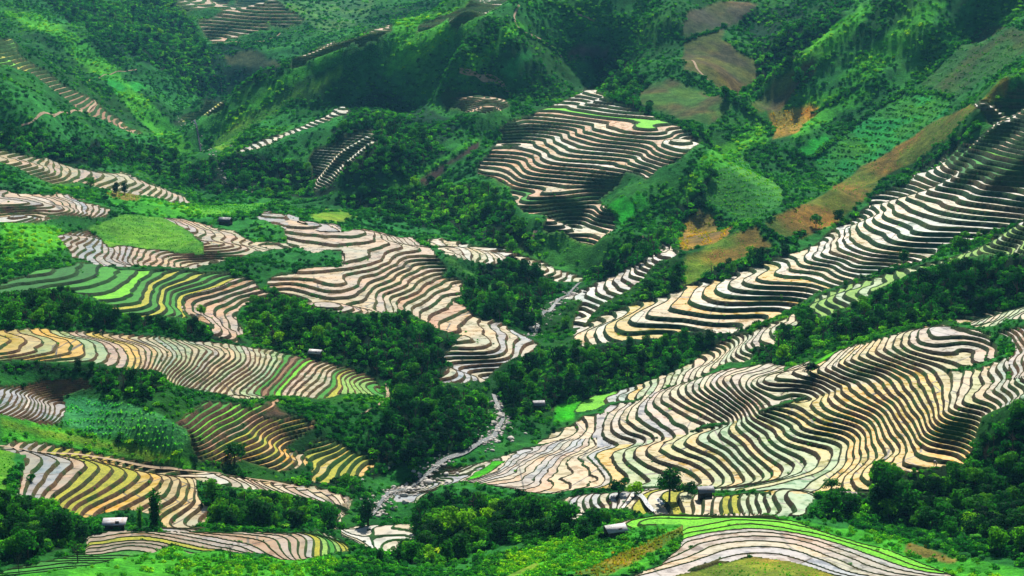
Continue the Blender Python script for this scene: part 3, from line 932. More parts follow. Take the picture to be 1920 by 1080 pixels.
# how every terrace is made: pal = (from level, to level, colour names), w = share of a step taken by its bank
STYLE = {
 'F1': dict(label='large yellow and sage flooded terrace on the near right spur, curling round a hollow', bank='black', wk=.36, w=.34,
            pal=[(-40, 0, 'cream grey pink grey cream'), (0, 1, 'yellow'), (1, 15, 'sage sage cream sage yellow'), (15, 21, 'sage yellow sage'), (21, 36, 'yellow yellow yellow sage cream'), (36, 60, 'grey cream yellow sage')]),
 'F2': dict(label='cream flooded terrace climbing behind the yellow spur to the pond with a round grassy islet', bank='black', wk=.4, w=.38,
            pal=[(-9, 24, 'cream pink cream cream grey'), (24, 32, 'cream cream yellow'), (32, 38, 'yellow cream yellow'), (38, 60, 'pink pink grey')]),
 'F1B': dict(label='narrow row of grey and sage paddies below the large yellow terrace, beside the small waterfall', bank='black', w=.36, pal=[(-9, 10, 'grey cream'), (10, 21, 'olive cream white'), (21, 60, 'sage sage')]),
 'F3': dict(label='long white terrace sweeping across the right hillside above the tree filled gully', bank='dark', wk=.42, w=.46, bh=.25,
            pal=[(-5, 14, 'cream cream yellow white'), (14, 36, 'white white cream white'), (36, 40, 'dark green dark'), (40, 41, 'lime'), (41, 70, 'white cream white orange')]),
 'F9': dict(label='small cream terrace beside the wooded gully, below the long white hillside terrace', bank='black', wk=0.5, w=.34, pal=[(-5, 1, 'grey lime grey'), (1, 8, 'cream yellow sage'), (8, 40, 'pink cream cream sage')]),
 'F10': dict(label='strip of pale green terraces curling between two bands of trees at right', bank='dark', w=.38, pal=[(-5, 60, 'pale pale sage pale')]),
 'F8': dict(label='blue white paddies stepping up from the stream at the centre of the valley', bank='black', wk=0.5, w=.4, pal=[(-5, 60, 'grey grey white white')]),
 'F4': dict(label='steep diamond shaped terrace of thin white and orange paddies on the far central slope', bank='dark', wk=.44, w=.5, bh=.25, bw=.04,
            pal=[(-5, 12, 'white orange cream'), (12, 13, 'green'), (13, 22, 'orange white orange cream'), (22, 30, 'white cream white orange'), (30, 31, 'lime'), (31, 50, 'white white cream')]),
 'L2': dict(label='broad cream terrace with brown banks fanning out over the left spur', bank='brown', wk=.32,
            pal=[(-60, -46, 'olive green pale'), (-46, -41, 'pink cream'), (-41, -37, 'green lime brown'), (-37, -31, 'cream sage'), (-31, -14, 'cream sage cream cream grey'), (-14, -7, 'cream pink yellow pink'), (-7, -2, 'sage yellow yellow'), (-2, 20, 'yellow yellow cream')]),
 'L1': dict(label='near left terrace of mauve and yellow paddies with brown banks above the tin roofed hut', bank='brown', wk=.42, w=.33,
            pal=[(-60, -16, 'white pink cream'), (-16, -11, 'cream yellow'), (-11, -8, 'yellow cream sage'), (-8, -4, 'olive sage olive'), (-4, 1, 'grey pink grey'), (1, 9, 'brown green')]),
 'L0': dict(label='low grey green terraces curving over the knoll at the bottom left', bank='green', wk=0.5, w=.3, pal=[(-20, -8, 'pale olive green'), (-8, 1, 'mud grey mud'), (1, 4, 'olive green mud'), (4, 20, 'green mud green')]),
 'R0': dict(label='grey brown terrace arching over the knoll at the bottom right, rimmed with bright grass', bank='olive', wk=0.5, w=.3, bw=.1, pal=[(-20, -9, 'mud cream'), (-9, -5, 'lime green lime'), (-5, 9, 'mud mud cream grey mud')]),
 'L3E': dict(label='wide cream and pink terrace on the central shoulder running down to the stream', bank='brown', wk=.34, w=.33,
             pal=[(-30, -14, 'grey cream grey'), (-14, -10, 'cream orange cream'), (-10, -5, 'orange pink cream'), (-5, 9, 'cream pink pink')]),
 'L3G': dict(label='strip of small pinkish paddies along the far edge of the central shoulder', bank='brown', wk=.45, w=.3, pal=[(-30, 9, 'cream pink white')]),
 'L3B': dict(label='lavender grey flooded terrace wrapping round the smooth green meadow', bank='brown', wk=.36, w=.28, pal=[(-30, -9, 'cream pink cream'), (-9, 9, 'grey grey pink')]),
 'L3A': dict(label='pale terrace at the left edge above the smooth green meadow', bank='brown', wk=.45, w=.28, pal=[(-30, 9, 'white pink grey')]),
 'L3C': dict(label='green planted terrace with one bright lime strip at left, below the lavender paddies', bank='dark', w=.4, pal=[(-4, -3, 'lime'), (-30, -4, 'green pale green olive'), (-3, 9, 'green dark green')]),
 'L3D': dict(label='reddish pink terrace hooking down round the end of the green strips', bank='black', wk=.42, w=.36, pal=[(-30, 9, 'pink orange pink')]),
 'L4': dict(label='tan terrace on the left spur just below the far stream', bank='olive', wk=.4, w=.3, pal=[(-60, 9, 'cream cream pink')]),
 'HL': dict(label='diagonal ladder of rust red and yellow green strips across the far left hill', bank='green', wk=.4, w=.45, pal=[(-60, -3, 'brown orange brown'), (-3, 20, 'olive lime olive')]),
 'F6': dict(label='thin white ladder of paddies along the crest of the dark central ridge', bank='dark', wk=.22, wmax=.3, w=.5, pal=[(-9, 60, 'white')]),
 'F6B': dict(label='white comb shaped terrace on the dark slope right of the ridge ladder', bank='dark', wk=.14, wmax=.2, w=.5, pal=[(-9, 60, 'white white cream')]),
 'F5': dict(label='pink and lime terrace over the ridge at the top centre', bank='green', w=.4, pal=[(-60, -1, 'lime olive'), (-1, 60, 'white pink')]),
 'F7': dict(label='small dark orange terrace high on the central slope', bank='dark', w=.5, pal=[(-9, 60, 'orange mud orange')]),
 'FT': dict(label='salmon coloured terrace on the hazy far mountain', bank='green', wk=.35, w=.45, pal=[(-9, 60, 'orange pink orange')]),
 'L5': dict(label='small grey terrace with brown banks at the left edge, beside the maize', bank='brown', wk=.3, w=.33, pal=[(-20, 9, 'grey white grey')]),
 'L6': dict(label='mustard and lime striped terrace beside the maize field', bank='brown', wk=0.5, w=.42, pal=[(-6, 5, 'lime green lime'), (-8, -6, 'orange'), (-14, -8, 'olive yellow olive'), (-40, -14, 'yellow cream')]),
 'L7': dict(label='little mustard yellow paddies on the wooded bank above the stream', bank='green', w=.45, pal=[(-40, 9, 'olive yellow')]),
 'L8': dict(label='tiny pale terraces among the trees at the bottom, left of the big clump', bank='green', w=.45, pal=[(-9, 40, 'white cream')]),
 'F13': dict(label='salmon strip of paddies along the far side of the central ridge crest', bank='green', wk=.45, pal=[(-9, 60, 'orange pink')]),
 'F14': dict(label='small tan paddies beside the far stream between the hills', bank='green', wk=.3, pal=[(-9, 60, 'cream olive cream')]),
 'L3H': dict(label='lavender flooded flats right of the dark roofed house', bank='brown', wk=.4, pal=[(-9, 60, 'grey pink grey')]),
 'F11': dict(label='small cream paddies in the trees at the right edge, above the pond with the islet', bank='dark', w=.36, pal=[(-9, 60, 'cream sage cream')]),
 'F12': dict(label='mauve grey paddies at the right edge beside the yellow spur', bank='brown', wk=0.45, w=.3, pal=[(-9, 60, 'grey pink grey')]),
}

PATCH = {}


def patch(key, outline, col, name, cat, label, col2=None, plants=None, **kw):
    PATCH[key] = dict(outline=tr(outline), col=col, col2=col2, name=name, cat=cat, label=label, plants=plants, **kw)


patch('meadow', 'B0 490,210 640,130 900,135 1060,210 1130,300 1140,360 1020,345 850,320 620,300', (.11, .30, .03), 'meadow', 'meadow', 'smooth bright green meadow on the hump inside the lavender paddies', (.07, .25, .03), 'grass', dens=.35, smin=.25, smax=.6)
patch('mound', 'B0 1740,120 1920,100 / B1 100,130 0,160 / B0 1780,160', (.13, .30, .02), 'meadow', 'meadow', 'small yellow green grassy mound on the central shoulder', (.2, .3, .03))
patch('shelf', 'B0 1130,70 1500,60 1520,90 1400,120 1180,140 1100,110', (.07, .30, .03), 'meadow', 'meadow', 'green grassy shelf behind the dark roofed house', None, 'grass', dens=.3, smin=.3, smax=.8)
patch('roundfield', 'A2 130,1080 200,960 350,880 390,930 480,1000 560,1060 / B2 570,80 370,200 300,130 120,40', (.06, .26, .05), 'crop_field', 'field', 'rounded bright green hill field below the orange slope', (.04, .19, .03), 'grass', dens=.9, smin=.4, smax=.9, row=1.6)
patch('tanfield', 'B2 30,150 90,100 200,150 300,220 260,260 120,310 0,340 -30,280', (.22, .17, .04), 'crop_field', 'field', 'tan stubble field with rows of yellow tufts in the fork of the hedges', (.15, .12, .05), 'dry', dens=.5, smin=.5, smax=.9, row=2.)
patch('orange', 'A2 800,1080 1000,940 1480,650 1640,580 1820,420 1840,480 1600,640 1500,760 1350,860 1150,980 / B2 1040,20 850,190 620,280 500,230 460,190 650,80', (.20, .13, .03), 'crop_field', 'field', 'long rust and olive slope along the crest above the white hillside terrace', (.11, .15, .025), 'grass', dens=.12, smin=.3, smax=.6)
patch('orange2', 'B2 10,400 140,310 420,200 440,260 500,300 250,420 100,500 0,540', (.18, .13, .03), 'crop_field', 'field', 'small rust and green slope at the foot of the long olive crest', (.09, .2, .025), 'grass', dens=.12, smin=.3, smax=.6)
patch('bigslope', 'A2 730,900 1240,530 1520,560 1470,660 1000,940 820,1040', (.015, .24, .05), 'crop_field', 'field', 'large emerald planted slope behind the rust crest', (.03, .2, .03), 'shrub', dens=.5, smin=.3, smax=.8, row=2.4)
patch('upslope', 'A2 1330,460 1700,130 1920,160 1920,300 1530,550', (.03, .13, .03), 'crop_field', 'field', 'dark emerald field high on the right hill', (.045, .085, .03), 'shrub', dens=.25, smin=.3, smax=.6, row=3.)
patch('plot', 'A2 640,850 790,750 850,790 720,890', (.02, .33, .03), 'crop_field', 'field', 'small vivid green rectangular plot on the right hill')
patch('emerald', 'B1 1510,70 1580,20 1640,30 1650,120 1580,190', (.02, .35, .02), 'crop_field', 'field', 'vivid green plot at the right foot of the diamond terrace')
patch('emerald2', 'B1 1645,0 1700,0 1730,60 1670,110', (.025, .30, .02), 'crop_field', 'field', 'narrow vivid green plot right of the other one at the foot of the diamond terrace')
patch('hillA', 'A2 0,230 250,140 210,220 420,350 420,450 330,550 200,500 100,430 0,400', (.09, .12, .035), 'crop_field', 'field', 'brown and olive field on the upper right hill beside the dark hollow', (.07, .07, .04))
patch('hillB', 'A2 0,120 60,60 200,0 440,0 260,140 0,215', (.10, .10, .07), 'crop_field', 'field', 'grey brown bare field at the top edge right of centre', (.08, .11, .05))
patch('hillC', 'A2 0,480 200,540 270,610 160,710 0,670 / A1 1880,640 1660,570 1750,470 1850,440', (.08, .085, .035), 'crop_field', 'field', 'brown field fading to green right of the top of the diamond terrace', (.05, .14, .03))
patch('yellowplot', 'A2 480,650 720,590 780,620 650,740 510,780', (.30, .20, .04), 'crop_field', 'field', 'ochre dotted field in the fold of the right hill', (.18, .2, .05), 'dry', dens=.15, smin=.4, smax=.8)
patch('oliveslope', 'A2 370,600 560,440 720,350 760,400 600,560 540,640 430,650', (.07, .13, .03), 'crop_field', 'field', 'olive grassy slope left of the ochre field', (.08, .08, .04))
patch('plot2', 'A0 570,450 620,430 730,520 660,540', (.02, .28, .035), 'crop_field', 'field', 'bright green plot on the far left hill, larger of two')
patch('plot3', 'A0 730,480 790,470 820,500 760,540', (.02, .27, .035), 'crop_field', 'field', 'bright green plot on the far left hill, smaller of two')
patch('corn', 'C0 350,100 470,70 560,90 750,110 900,170 1080,270 1030,370 880,360 750,300 560,290 400,250 330,210', (.04, .25, .09), 'maize_field', 'field', 'blue green maize field between the grey paddies and the striped terrace', None, 'corn', dens=1.6, smin=.45, smax=.8, row=1.3)
patch('brightslope', 'A1 870,400 1020,290 1080,310 1000,400 930,440', (.02, .22, .035), 'crop_field', 'field', 'bright green patch high on the central slope above the small orange terrace')
patch('ridgestrip', 'A0 1160,820 1330,680 1640,510 1920,370 1925,430 1660,560 1400,740 1250,850', (.09, .27, .025), 'crop_field', 'field', 'sunlit lime green strip running up the central ridge', (.05, .2, .025), 'lush', dens=.12, smin=.3, smax=.7)  # sun on the crest is painted into this bright colour
patch('bare', 'A1 1260,290 1330,240 1530,280 1500,320 1260,320', (.075, .06, .055), 'crop_field', 'field', 'bare mauve brown field at the end of the path high on the central slope')
patch('bare2', 'A1 430,1000 620,900 780,790 780,830 600,930 490,1040', (.05, .035, .03), 'crop_field', 'field', 'dark bare strip on the slope left of the diamond terrace')
patch('knolltop', 'C2 0,1010 200,1000 400,975 700,1000 850,1080 880,1130 0,1130 / C1 1800,1130', (.16, .22, .03), 'crop_field', 'field', 'yellow green weedy top of the knoll at the bottom right', (.25, .2, .05), 'grass', dens=.8, smin=.25, smax=.6)
patch('leftgreen', 'C0 -50,365 80,375 80,440 40,560 80,620 -50,640', (.10, .30, .025), 'crop_field', 'field', 'bright green planted bank at the left edge beside the mauve paddies', None, 'grass', dens=.5, smin=.3, smax=.6)
patch('limestrip', 'C0 0,190 200,250 600,320 900,390 980,420 900,440 600,370 300,310 0,240', (.10, .25, .025), 'meadow', 'meadow', 'lime green grassy strip between the maize and the near left terrace', (.05, .18, .03), 'lush', dens=.35, smin=.3, smax=.7)
patch('limebank', 'B1 560,350 640,380 700,440 880,530 900,590 800,560 690,490', (.10, .27, .03), 'meadow', 'meadow', 'lime green overgrown bank right of the central cream terrace', (.05, .2, .03), 'lush', dens=.3, smin=.4, smax=.9)
patch('yellowslope', 'C1 1300,1080 1500,970 1800,850 1920,800 1920,850 1700,960 1480,1090 1300,1110', (.22, .2, .03), 'weed_patch', 'weeds', 'yellow and orange weedy slope in front of the pale roofed hut', (.12, .22, .03), 'dry', dens=1.2, smin=.4, smax=.9)
patch('stripe', 'C1 900,1090 1100,985 1110,1010 950,1110', (.13, .27, .03), 'meadow', 'meadow', 'narrow lime grass band at the bottom centre')
patch('farplot', 'A0 1250,330 1400,300 1560,340 1600,380 1300,380', (.06, .09, .04), 'crop_field', 'field', 'dull brown green plot on the far mountain below the salmon terrace')
patch('farmeadow', 'A0 1530,20 1640,-40 1920,-60 / A1 200,-30 150,90 60,160 / A0 1820,190 1720,110', (.06, .2, .05), 'meadow', 'meadow', 'hazy green meadow on the far mountain right of the salmon terrace', (.035, .13, .04), 'shrub', dens=.03, smin=.8, smax=2.)

patch('emerald3', 'I 1038,790 1043,768 1062,753 1092,746 1082,765 1074,786', (.03, .42, .012), 'rice_seedbed', 'seedbed', 'vivid green rice seedbed among the cream paddies by the rapids', (.06, .42, .012), over=True)
patch('seedbed2', 'P5 740,575 860,490 1000,385 1075,395 920,520 760,580', (.05, .36, .015), 'rice_seedbed', 'seedbed', 'narrow green seedbed on the flat tip of the near right spur', None, over=True)
patch('seedbed3', 'P3 0,455 150,375 245,325 250,340 120,420 0,490', (.06, .40, .012), 'rice_seedbed', 'seedbed', 'bright green strip along the crest of the cream spur terrace', None, over=True)

WOODS = [tr(t) for t in (
 'I 450,560 520,540 640,590 760,600 850,640 840,690 830,740 920,760 900,830 860,850 740,880 700,900 650,880 720,800 740,740 690,690 600,650 480,640',
 'I 0,560 60,525 120,545 190,575 300,600 400,610 470,640 440,640 300,625 150,615 0,612',
 'I 0,680 150,690 290,690 320,720 280,740 200,730 150,700 0,700',
 'I 620,380 700,350 830,340 900,345 960,400 1000,440 1000,480 1060,520 1090,520 1160,480 1240,440 1250,400 1300,365 1335,330 1345,355 1250,470 1130,535 1060,515 980,470 900,452 780,427 700,398',
 'I 860,530 950,480 1030,520 1060,545 1010,580 1000,620 950,600 880,590',
 'I 1090,655 1240,640 1400,600 1430,605 1380,640 1280,670 1180,740 1020,770 960,790 930,750 940,710 1010,670',
 'I 1430,610 1500,590 1560,600 1640,560 1760,500 1880,480 1930,480 1930,590 1790,595 1700,610 1520,660 1440,690 1410,660',
 'I 1580,905 1640,870 1740,880 1840,830 1930,760 1930,1060 1800,1010 1700,975 1530,965',
 'I 790,960 880,945 1000,970 1140,975 1110,1005 950,1010 830,1055 690,1060 770,1000',
 'I 0,945 90,950 160,985 190,1000 100,1030 0,1060','I 380,915 480,925 560,935 640,962 640,990 400,992',
 'I 340,850 380,850 480,900 600,905 640,880 690,920 500,905',
 'I 1560,425 1640,375 1700,335 1780,270 1830,230 1840,240 1720,340 1640,390',
 'I 1480,620 1600,515 1750,480 1900,400 1930,425 1700,505 1560,565 1500,622',
 'I 280,330 380,300 450,292 560,300 640,350 600,372 420,365',
 'I 0,250 150,265 270,275 345,300 230,310 100,300 0,272',
 'I 80,0 330,0 380,80 400,140 380,180 250,100 130,40',
 'I 1380,560 1270,600 1180,590 1200,560 1280,510 1400,500 1420,470 1500,470 1360,530',
 'I 1100,100 1180,110 1230,170 1210,240 1150,190 1120,140',
 'I 620,240 700,220 800,250 840,290 760,320 640,330',
 'I 1330,140 1420,110 1480,50 1560,0 1600,0 1480,130 1400,190')]
WOODLABEL = ['in the dark wood above the stream at centre left', 'in the dark belt behind the broad cream left spur', 'in the thicket in front of the broad cream left spur', 'in the long wood at the foot of the central ridge',
             'on the bank between the central shoulder and stream', 'in the shaded wood under the white hillside terrace', 'in the gully wood at the right', 'in the dark wood at the bottom right corner', 'in the near clump at the bottom centre',
             'in the near trees at the bottom left corner', 'in the trees under the mauve paddies', 'on the bank under the mustard terrace', 'in the hedge above the white hillside terrace', 'in the tree line between the white and pale green terraces', 'at the left foot of the central ridge', 'on the bank below the red ladder hill', 'on the far dark mountain', 'in the trees below the rust crest', 'in the grove above the diamond terrace', 'on the dark slope of the central ridge', 'in the dark hollow of the upper right hill']
COVERS = [(1, tr(t)) for t in (
 'C0 100,1080 400,1030 700,970 1000,910 1300,950 1500,990 1650,1000 1900,1000 1900,1130 100,1130', 'C1 900,1000 1100,900 1350,860 1500,780 1900,740 1920,900 1600,1080 900,1100',
 'C2 0,700 600,740 1100,830 1500,950 1920,1050 1920,1130 1500,1100 900,880 500,760 0,760', 'B0 600,0 1100,60 1200,140 900,140 620,60', 'C0 0,190 400,260 1000,400 1100,420 1100,460 700,420 300,330 0,330',
 'A2 650,380 760,200 1000,20 1100,40 900,250 760,360', 'A1 370,1000 600,880 740,780 780,790 560,920 400,1030', 'A2 700,560 1000,480 1100,520 800,700 600,800', 'B2 250,520 480,400 620,320 640,300 500,340 200,480', 'C1 250,180 780,160 800,330 420,430 300,400',
 'A0 0,60 300,240 560,430 800,700 1000,860 1100,820 800,560 560,300 200,80', 'A2 0,1080 100,900 450,700 480,800 300,900 130,1080', 'B0 0,180 300,180 400,290 200,380 0,380')]
COVERS += [(2, tr(t)) for t in ('A0 1000,300 1200,260 1400,270 1600,380 1450,470 1250,560 1130,560 1050,430', 'A1 0,600 200,480 500,600 700,700 500,900 0,1080', 'A0 300,40 900,20 1000,100 1100,300 1000,450 700,330', 'B1 1150,900 1800,800 1900,860 1500,1080 1050,1080', 'A2 300,60 700,0 700,60 560,400 420,440 400,300', 'A0 1300,640 1640,420 1640,500 1320,690')]  # dark woodland, plus shade of the ridge flanks put into the ground colour
COVERS += [(1, tr(t)) for t in ('A1 300,130 700,20 900,40 700,170 400,330 250,420', 'A1 660,380 900,180 1000,130 1050,180 900,260 760,400', 'A2 860,470 1100,230 1330,30 1450,0 1500,40 1250,270 1000,500', 'A0 1180,770 1320,640 1650,400 1920,270 1920,330 1650,470 1340,700')]  # sunlit ridge crests, painted as bright lush cover
COVERS += [(3, tr(t)) for t in ('C0 0,690 250,760 200,830 0,840', 'C2 1280,880 1560,970 1540,1000 1250,930', 'B0 600,0 760,10 800,50 640,30')]
COVERS += [(4, tr(t)) for t in ('C0 1450,110 1560,120 1640,170 1480,180', 'C0 0,690 120,760 60,800 0,780')]
# plan seeds of the hills: photo x, ground distance
HILLS = [(960, 380), (300, 480), (500, 620), (1000, 620), (1500, 480), (1600, 760), (1300, 1000), (700, 1040), (100, 1080), (250, 1500), (1800, 1150), (960, 230)]

LANDMARK = [
 (292, 988, 72, 'bamboo', .9, 'tall dark bamboo column beside the tin roofed hut'), (262, 990, 45, 'bamboo', .8, 'lower bamboo clump between the tin roofed hut and the tall dark column'),
 (1255, 935, 62, 'broad', 1.1, 'dark round tree standing alone left of the grey shingle hut'), (1160, 925, 36, 'broad', 1.5, 'low spreading dark tree below the orange pond'),
 (1190, 930, 30, 'broad', 1.4, 'smaller dark tree touching the lone round one on its left'), (1290, 925, 26, 'broad', 1.3, 'bright green tree overhanging the grey shingle hut'),
 (1655, 960, 90, 'bamboo', 1., 'tall dark bamboo tuft at the left end of the bottom right wood'), (1700, 965, 70, 'broad', 1.2, 'bushy dark tree right of the tall bamboo tuft'), (1590, 950, 40, 'banana', 1.2, 'banana plant beside the brown roofed hut'),
 (1558, 920, 26, 'broad', 1.6, 'flat topped bright tree above the brown roofed hut'), (690, 985, 55, 'tall', 1.1, 'upright dark tree at the foot of the far left tip of the near stream'),
 (860, 1020, 78, 'broad', 1.1, 'largest leafy tree in the near clump at bottom centre'), (1000, 990, 72, 'tall', 1.2, 'dark upright tree in the near clump, below the pale paddies'), (975, 960, 50, 'tall', 1.0, 'light green slender tree at the back of the near clump'),
 (146, 1052, 48, 'bare', 1.1, 'leafless dark tree at the bottom left'), (432, 1050, 40, 'bare', .9, 'leafless thin tree in the lush scrub at the bottom left'), (36, 1078, 55, 'bare', .7, 'leafless tree in the bottom left corner'), (1232, 1010, 36, 'bare', .6, 'thin bare tree right of the pale roofed hut'),
 (490, 990, 62, 'broad', 1.0, 'dark tree over the mustard strips left of the bottom centre'), (400, 950, 60, 'tall', 1.0, 'tall dark tree at the right end of the mauve paddies'),
 (1530, 425, 26, 'broad', 1.1, 'dark tree alone on the rust slope above the white hillside terrace'), (1424, 490, 30, 'broad', 1.0, 'pale green tree on the small rust slope'), (1695, 495, 30, 'tall', 1.1, 'slender tree at the lower edge of the white hillside terrace'),
 (218, 365, 26, 'tall', .9, 'dark pointed tree among the tan paddies, left of a pair'), (234, 364, 26, 'tall', .9, 'dark pointed tree among the tan paddies, right of a pair'), (170, 352, 22, 'broad', 1.2, 'spreading tree in front of the tan paddies at left'),
 (377, 590, 24, 'broad', 1.1, 'small round tree standing in the reddish pink paddies'), (960, 478, 30, 'broad', 1.2, 'dark tree dividing the strip of small pinkish paddies'), (1013, 615, 34, 'tall', .7, 'thin dark tree in front of the white boulders of the stream'),
 (1060, 612, 22, 'broad', 1.2, 'bright green tree beside the white boulders of the stream'), (1800, 470, 40, 'broad', 1.2, 'large tree at the left end of the gully wood'), (1520, 700, 22, 'broad', 1.7, 'low green tree on the crest of the cream terrace'),
 (440, 870, 46, 'broad', 1.2, 'bright green tree between the lime strips and the small cream paddies'), (1495, 160, 38, 'tall', .9, 'dark single tree high on the upper right hill'), (1360, 185, 26, 'broad', 1., 'dark tree on the brown olive field of the upper right hill')]

SHRUB_AT = [((60, 900), 'dark shrub at the left edge under the mauve paddies'), ((1130, 1010), 'dark shrub left of the pale roofed hut'), ((1200, 1020), 'dark shrub below the pale roofed hut'), ((1600, 985), 'dark shrub in front of the brown roofed hut'), ((700, 860), 'dark shrub above the near stream at centre left')]
LUSH_AT = [((350, 1060), 'bright green shrub at the bottom left'), ((600, 1060), 'bright green shrub at the bottom, left of centre'), ((960, 1050), 'bright green shrub at the bottom centre')]
DRY_AT = [((1150, 1040), 'yellow weed clump at the bottom centre'), ((1180, 1045), 'orange tinted weed clump below the pale roofed hut')]
CORN_AT = [((200, 780), 'maize plant in the middle of the maize field'), ((260, 800), 'maize plant at the right of the maize field')]
GRASS_AT = [((250, 440), 'grass tuft on the smooth green meadow'), ((1350, 1060), 'grass tuft on the weedy knoll top')]

PATHS = [('A0 0,752 100,720 180,700 300,655 450,625 510,605 540,580 530,565', 1.), ('A0 490,480 500,450 560,435 640,410 780,392', .9), ('A0 1190,245 1300,235 1450,235 1560,205 1580,185', .9), ('A0 1140,405 1240,430 1460,462', .9),
         ('A1 1000,30 970,90 985,150 1050,195 1150,240 1220,290 1240,325', 1.2), ('A1 665,400 700,420 820,430 900,460 930,510 960,545', 1.8), ('A1 1300,60 1400,110 1440,130', 1.2), ('A2 50,340 80,390 120,430 150,460', 1.2),
         ('C1 255,0 265,70 230,110 100,180', 1.), ('C1 310,70 345,120 310,180', 1.6), ('B1 1070,290 1080,240 1100,210', 1.5), ('C0 0,352 120,372 400,395 700,440 1000,482 1200,505 1500,545 1900,630', .9), ('B1 1690,250 1710,290', 1.2)]
FALLS = [('C1 1640,620 1690,640 1720,690 1770,735', 1.2, 'white cascade spilling down the dark bank under the lone round tree'), ('C1 1775,655 1815,695', 1., 'short white trickle right of the larger cascade')]
BOULDERS = [(1.2, 3.2, 26, 'pale boulder in the stream bed at the tip of the near right spur', 'boulders at the tip of the spur'), (4.6, 6.6, 24, 'pale boulder in the rapids below the dark wood at centre', 'boulders in the middle rapids'), (10, 12.2, 22, 'white boulder in the stream under the central shoulder', 'boulders under the central shoulder'), (20.5, 23.5, 22, 'pale boulder in the far stream between the hills', 'boulders in the far stream')]
HUTS = [dict(at=(215, 990), L=3.8, Wd=1.9, H=1.1, rise=.6, yaw=4, roofmat=M_TIN, shed=True, label='low hut with a rusty tin sheet roof at the bottom left'),
        dict(at=(1152, 1003), L=3.5, Wd=2.7, H=1.4, rise=.8, yaw=24, roofmat=M_WHITE, label='hut with a pale pitched roof on the bright slope at the bottom centre'),
        dict(at=(1322, 930), L=2.7, Wd=2.5, H=1.5, rise=.8, yaw=12, roofmat=M_SLATE, label='hut with a grey shingle roof below the sage paddies'),
        dict(at=(423, 421), L=4.6, Wd=3.6, H=1.8, rise=1.2, yaw=-22, roofmat=M_DARK, label='house with a dark blue grey roof behind the cream paddies'),
        dict(at=(592, 668), L=3.2, Wd=2.1, H=1.4, rise=.7, yaw=-18, roofmat=M_WHITE, label='small white roofed hut at the right end of the left spur'),
        dict(at=(1010, 765), L=2.6, Wd=2.4, H=1.5, rise=.8, yaw=10, roofmat=M_SLATE, label='grey roofed hut by the vivid green strip above the rapids'),
        dict(at=(1590, 945), L=2.8, Wd=2.4, H=1.6, rise=.7, yaw=-10, roofmat=M_RUST, shed=True, label='brown roofed hut at the edge of the bottom right wood')]
PEOPLE = [dict(at=(187, 626), yaw=60, shirt=(.6, .58, .55), trousers=(.03, .03, .05), bend=.9, hat=(.45, .3, .25), label='person in a white shirt bending over the paddy on the left spur'),
          dict(at=(193, 628), yaw=-20, shirt=(.03, .04, .05), trousers=(.03, .03, .04), bend=.25, hat=None, label='person in dark clothes standing on the left spur'),
          dict(at=(1751, 872), yaw=80, shirt=(.04, .09, .1), trousers=(.05, .06, .08), bend=.5, hat=None, label='person in dark teal clothes at work in the lowest yellow paddy'),
          dict(at=(1756, 870), yaw=-60, shirt=(.65, .6, .6), trousers=(.1, .12, .12), bend=.8, hat=(.7, .6, .58), label='person in a white shirt bending in the lowest yellow paddy')]

HEDGES = [(t, w_) for t, w_ in (
 ('A2 0,240 170,180 250,140', 1.), ('A2 0,425 130,485 250,560 360,620 480,700 500,760', 2.), ('A2 340,550 430,460 560,430', 1.5), ('A2 730,890 900,760 1050,640 1240,520 1380,520 1520,552', 1.6), ('A2 1330,470 1500,300 1720,110', 1.),
 ('A2 640,860 720,892 850,800', 1.), ('A2 380,880 430,980 520,1020 590,1075', 1.2), ('A2 470,820 560,920 650,990 700,1075', 1.4), ('A2 570,840 680,930 760,980 780,1060', 1.2), ('A1 1150,0 1350,70 1450,140 1600,150', 1.6), ('A1 975,150 1050,205 1150,250 1240,320', 1.2),
 ('A1 670,400 800,420 900,450 950,540 1120,580', 1.4), ('A1 1440,500 1600,575 1900,690 2000,760', 1.5), ('A2 0,680 100,740 200,850', 1.5), ('B2 110,40 200,120 300,190 350,220', 1.2), ('B2 450,190 500,240 600,285 680,230', 1.3), ('A0 450,250 560,200 700,330', 1.),
 ('A0 700,300 900,270 1190,255 1500,240', 1.6), ('A0 750,330 1000,380 1250,430 1460,465', 1.6), ('A1 560,430 700,330 860,200', 1.4), ('A2 1000,480 900,540 740,640', 1.6), ('A2 860,300 700,420 640,520', 1.4))]


# ================================================================== terrain surface
CP, CW = control_points()
SURF = Spline(CP, CW)
KU = 6
az = np.concatenate([-np.linspace(.62, .325, 9)[:-1], np.linspace(-.31, .31, 620), np.linspace(.325, .62, 9)[1:]])
az = np.interp(np.linspace(0, len(az) - 1, ((len(az) - 1) // KU) * KU + 1), np.arange(len(az)), az)
D = np.concatenate([np.linspace(215, 284, 8)[:-1], np.geomspace(284, 2300, 960), np.linspace(2340, 3200, 16)])
D = np.interp(np.linspace(0, len(D) - 1, ((len(D) - 1) // KU) * KU + 1), np.arange(len(D)), D)
azc, Dc = az[::KU], D[::KU]
Zc = SURF(np.sin(azc)[None] * Dc[:, None], np.cos(azc)[None] * Dc[:, None])


def upsample(A, k):
    def cub(A, i):
        i0 = np.clip(np.floor(i).astype(int), 0, len(A) - 2); f = (i - i0)[:, None]
        g = lambda o: A[np.clip(i0 + o, 0, len(A) - 1)]
        a, b, c, d = g(-1), g(0), g(1), g(2)
        return b + .5 * f * (c - a + f * (2 * a - 5 * b + 4 * c - d + f * (3 * (b - c) + d - a)))
    n, m = A.shape
    return cub(cub(A, np.arange((n - 1) * k + 1) / k).T, np.arange((m - 1) * k + 1) / k).T


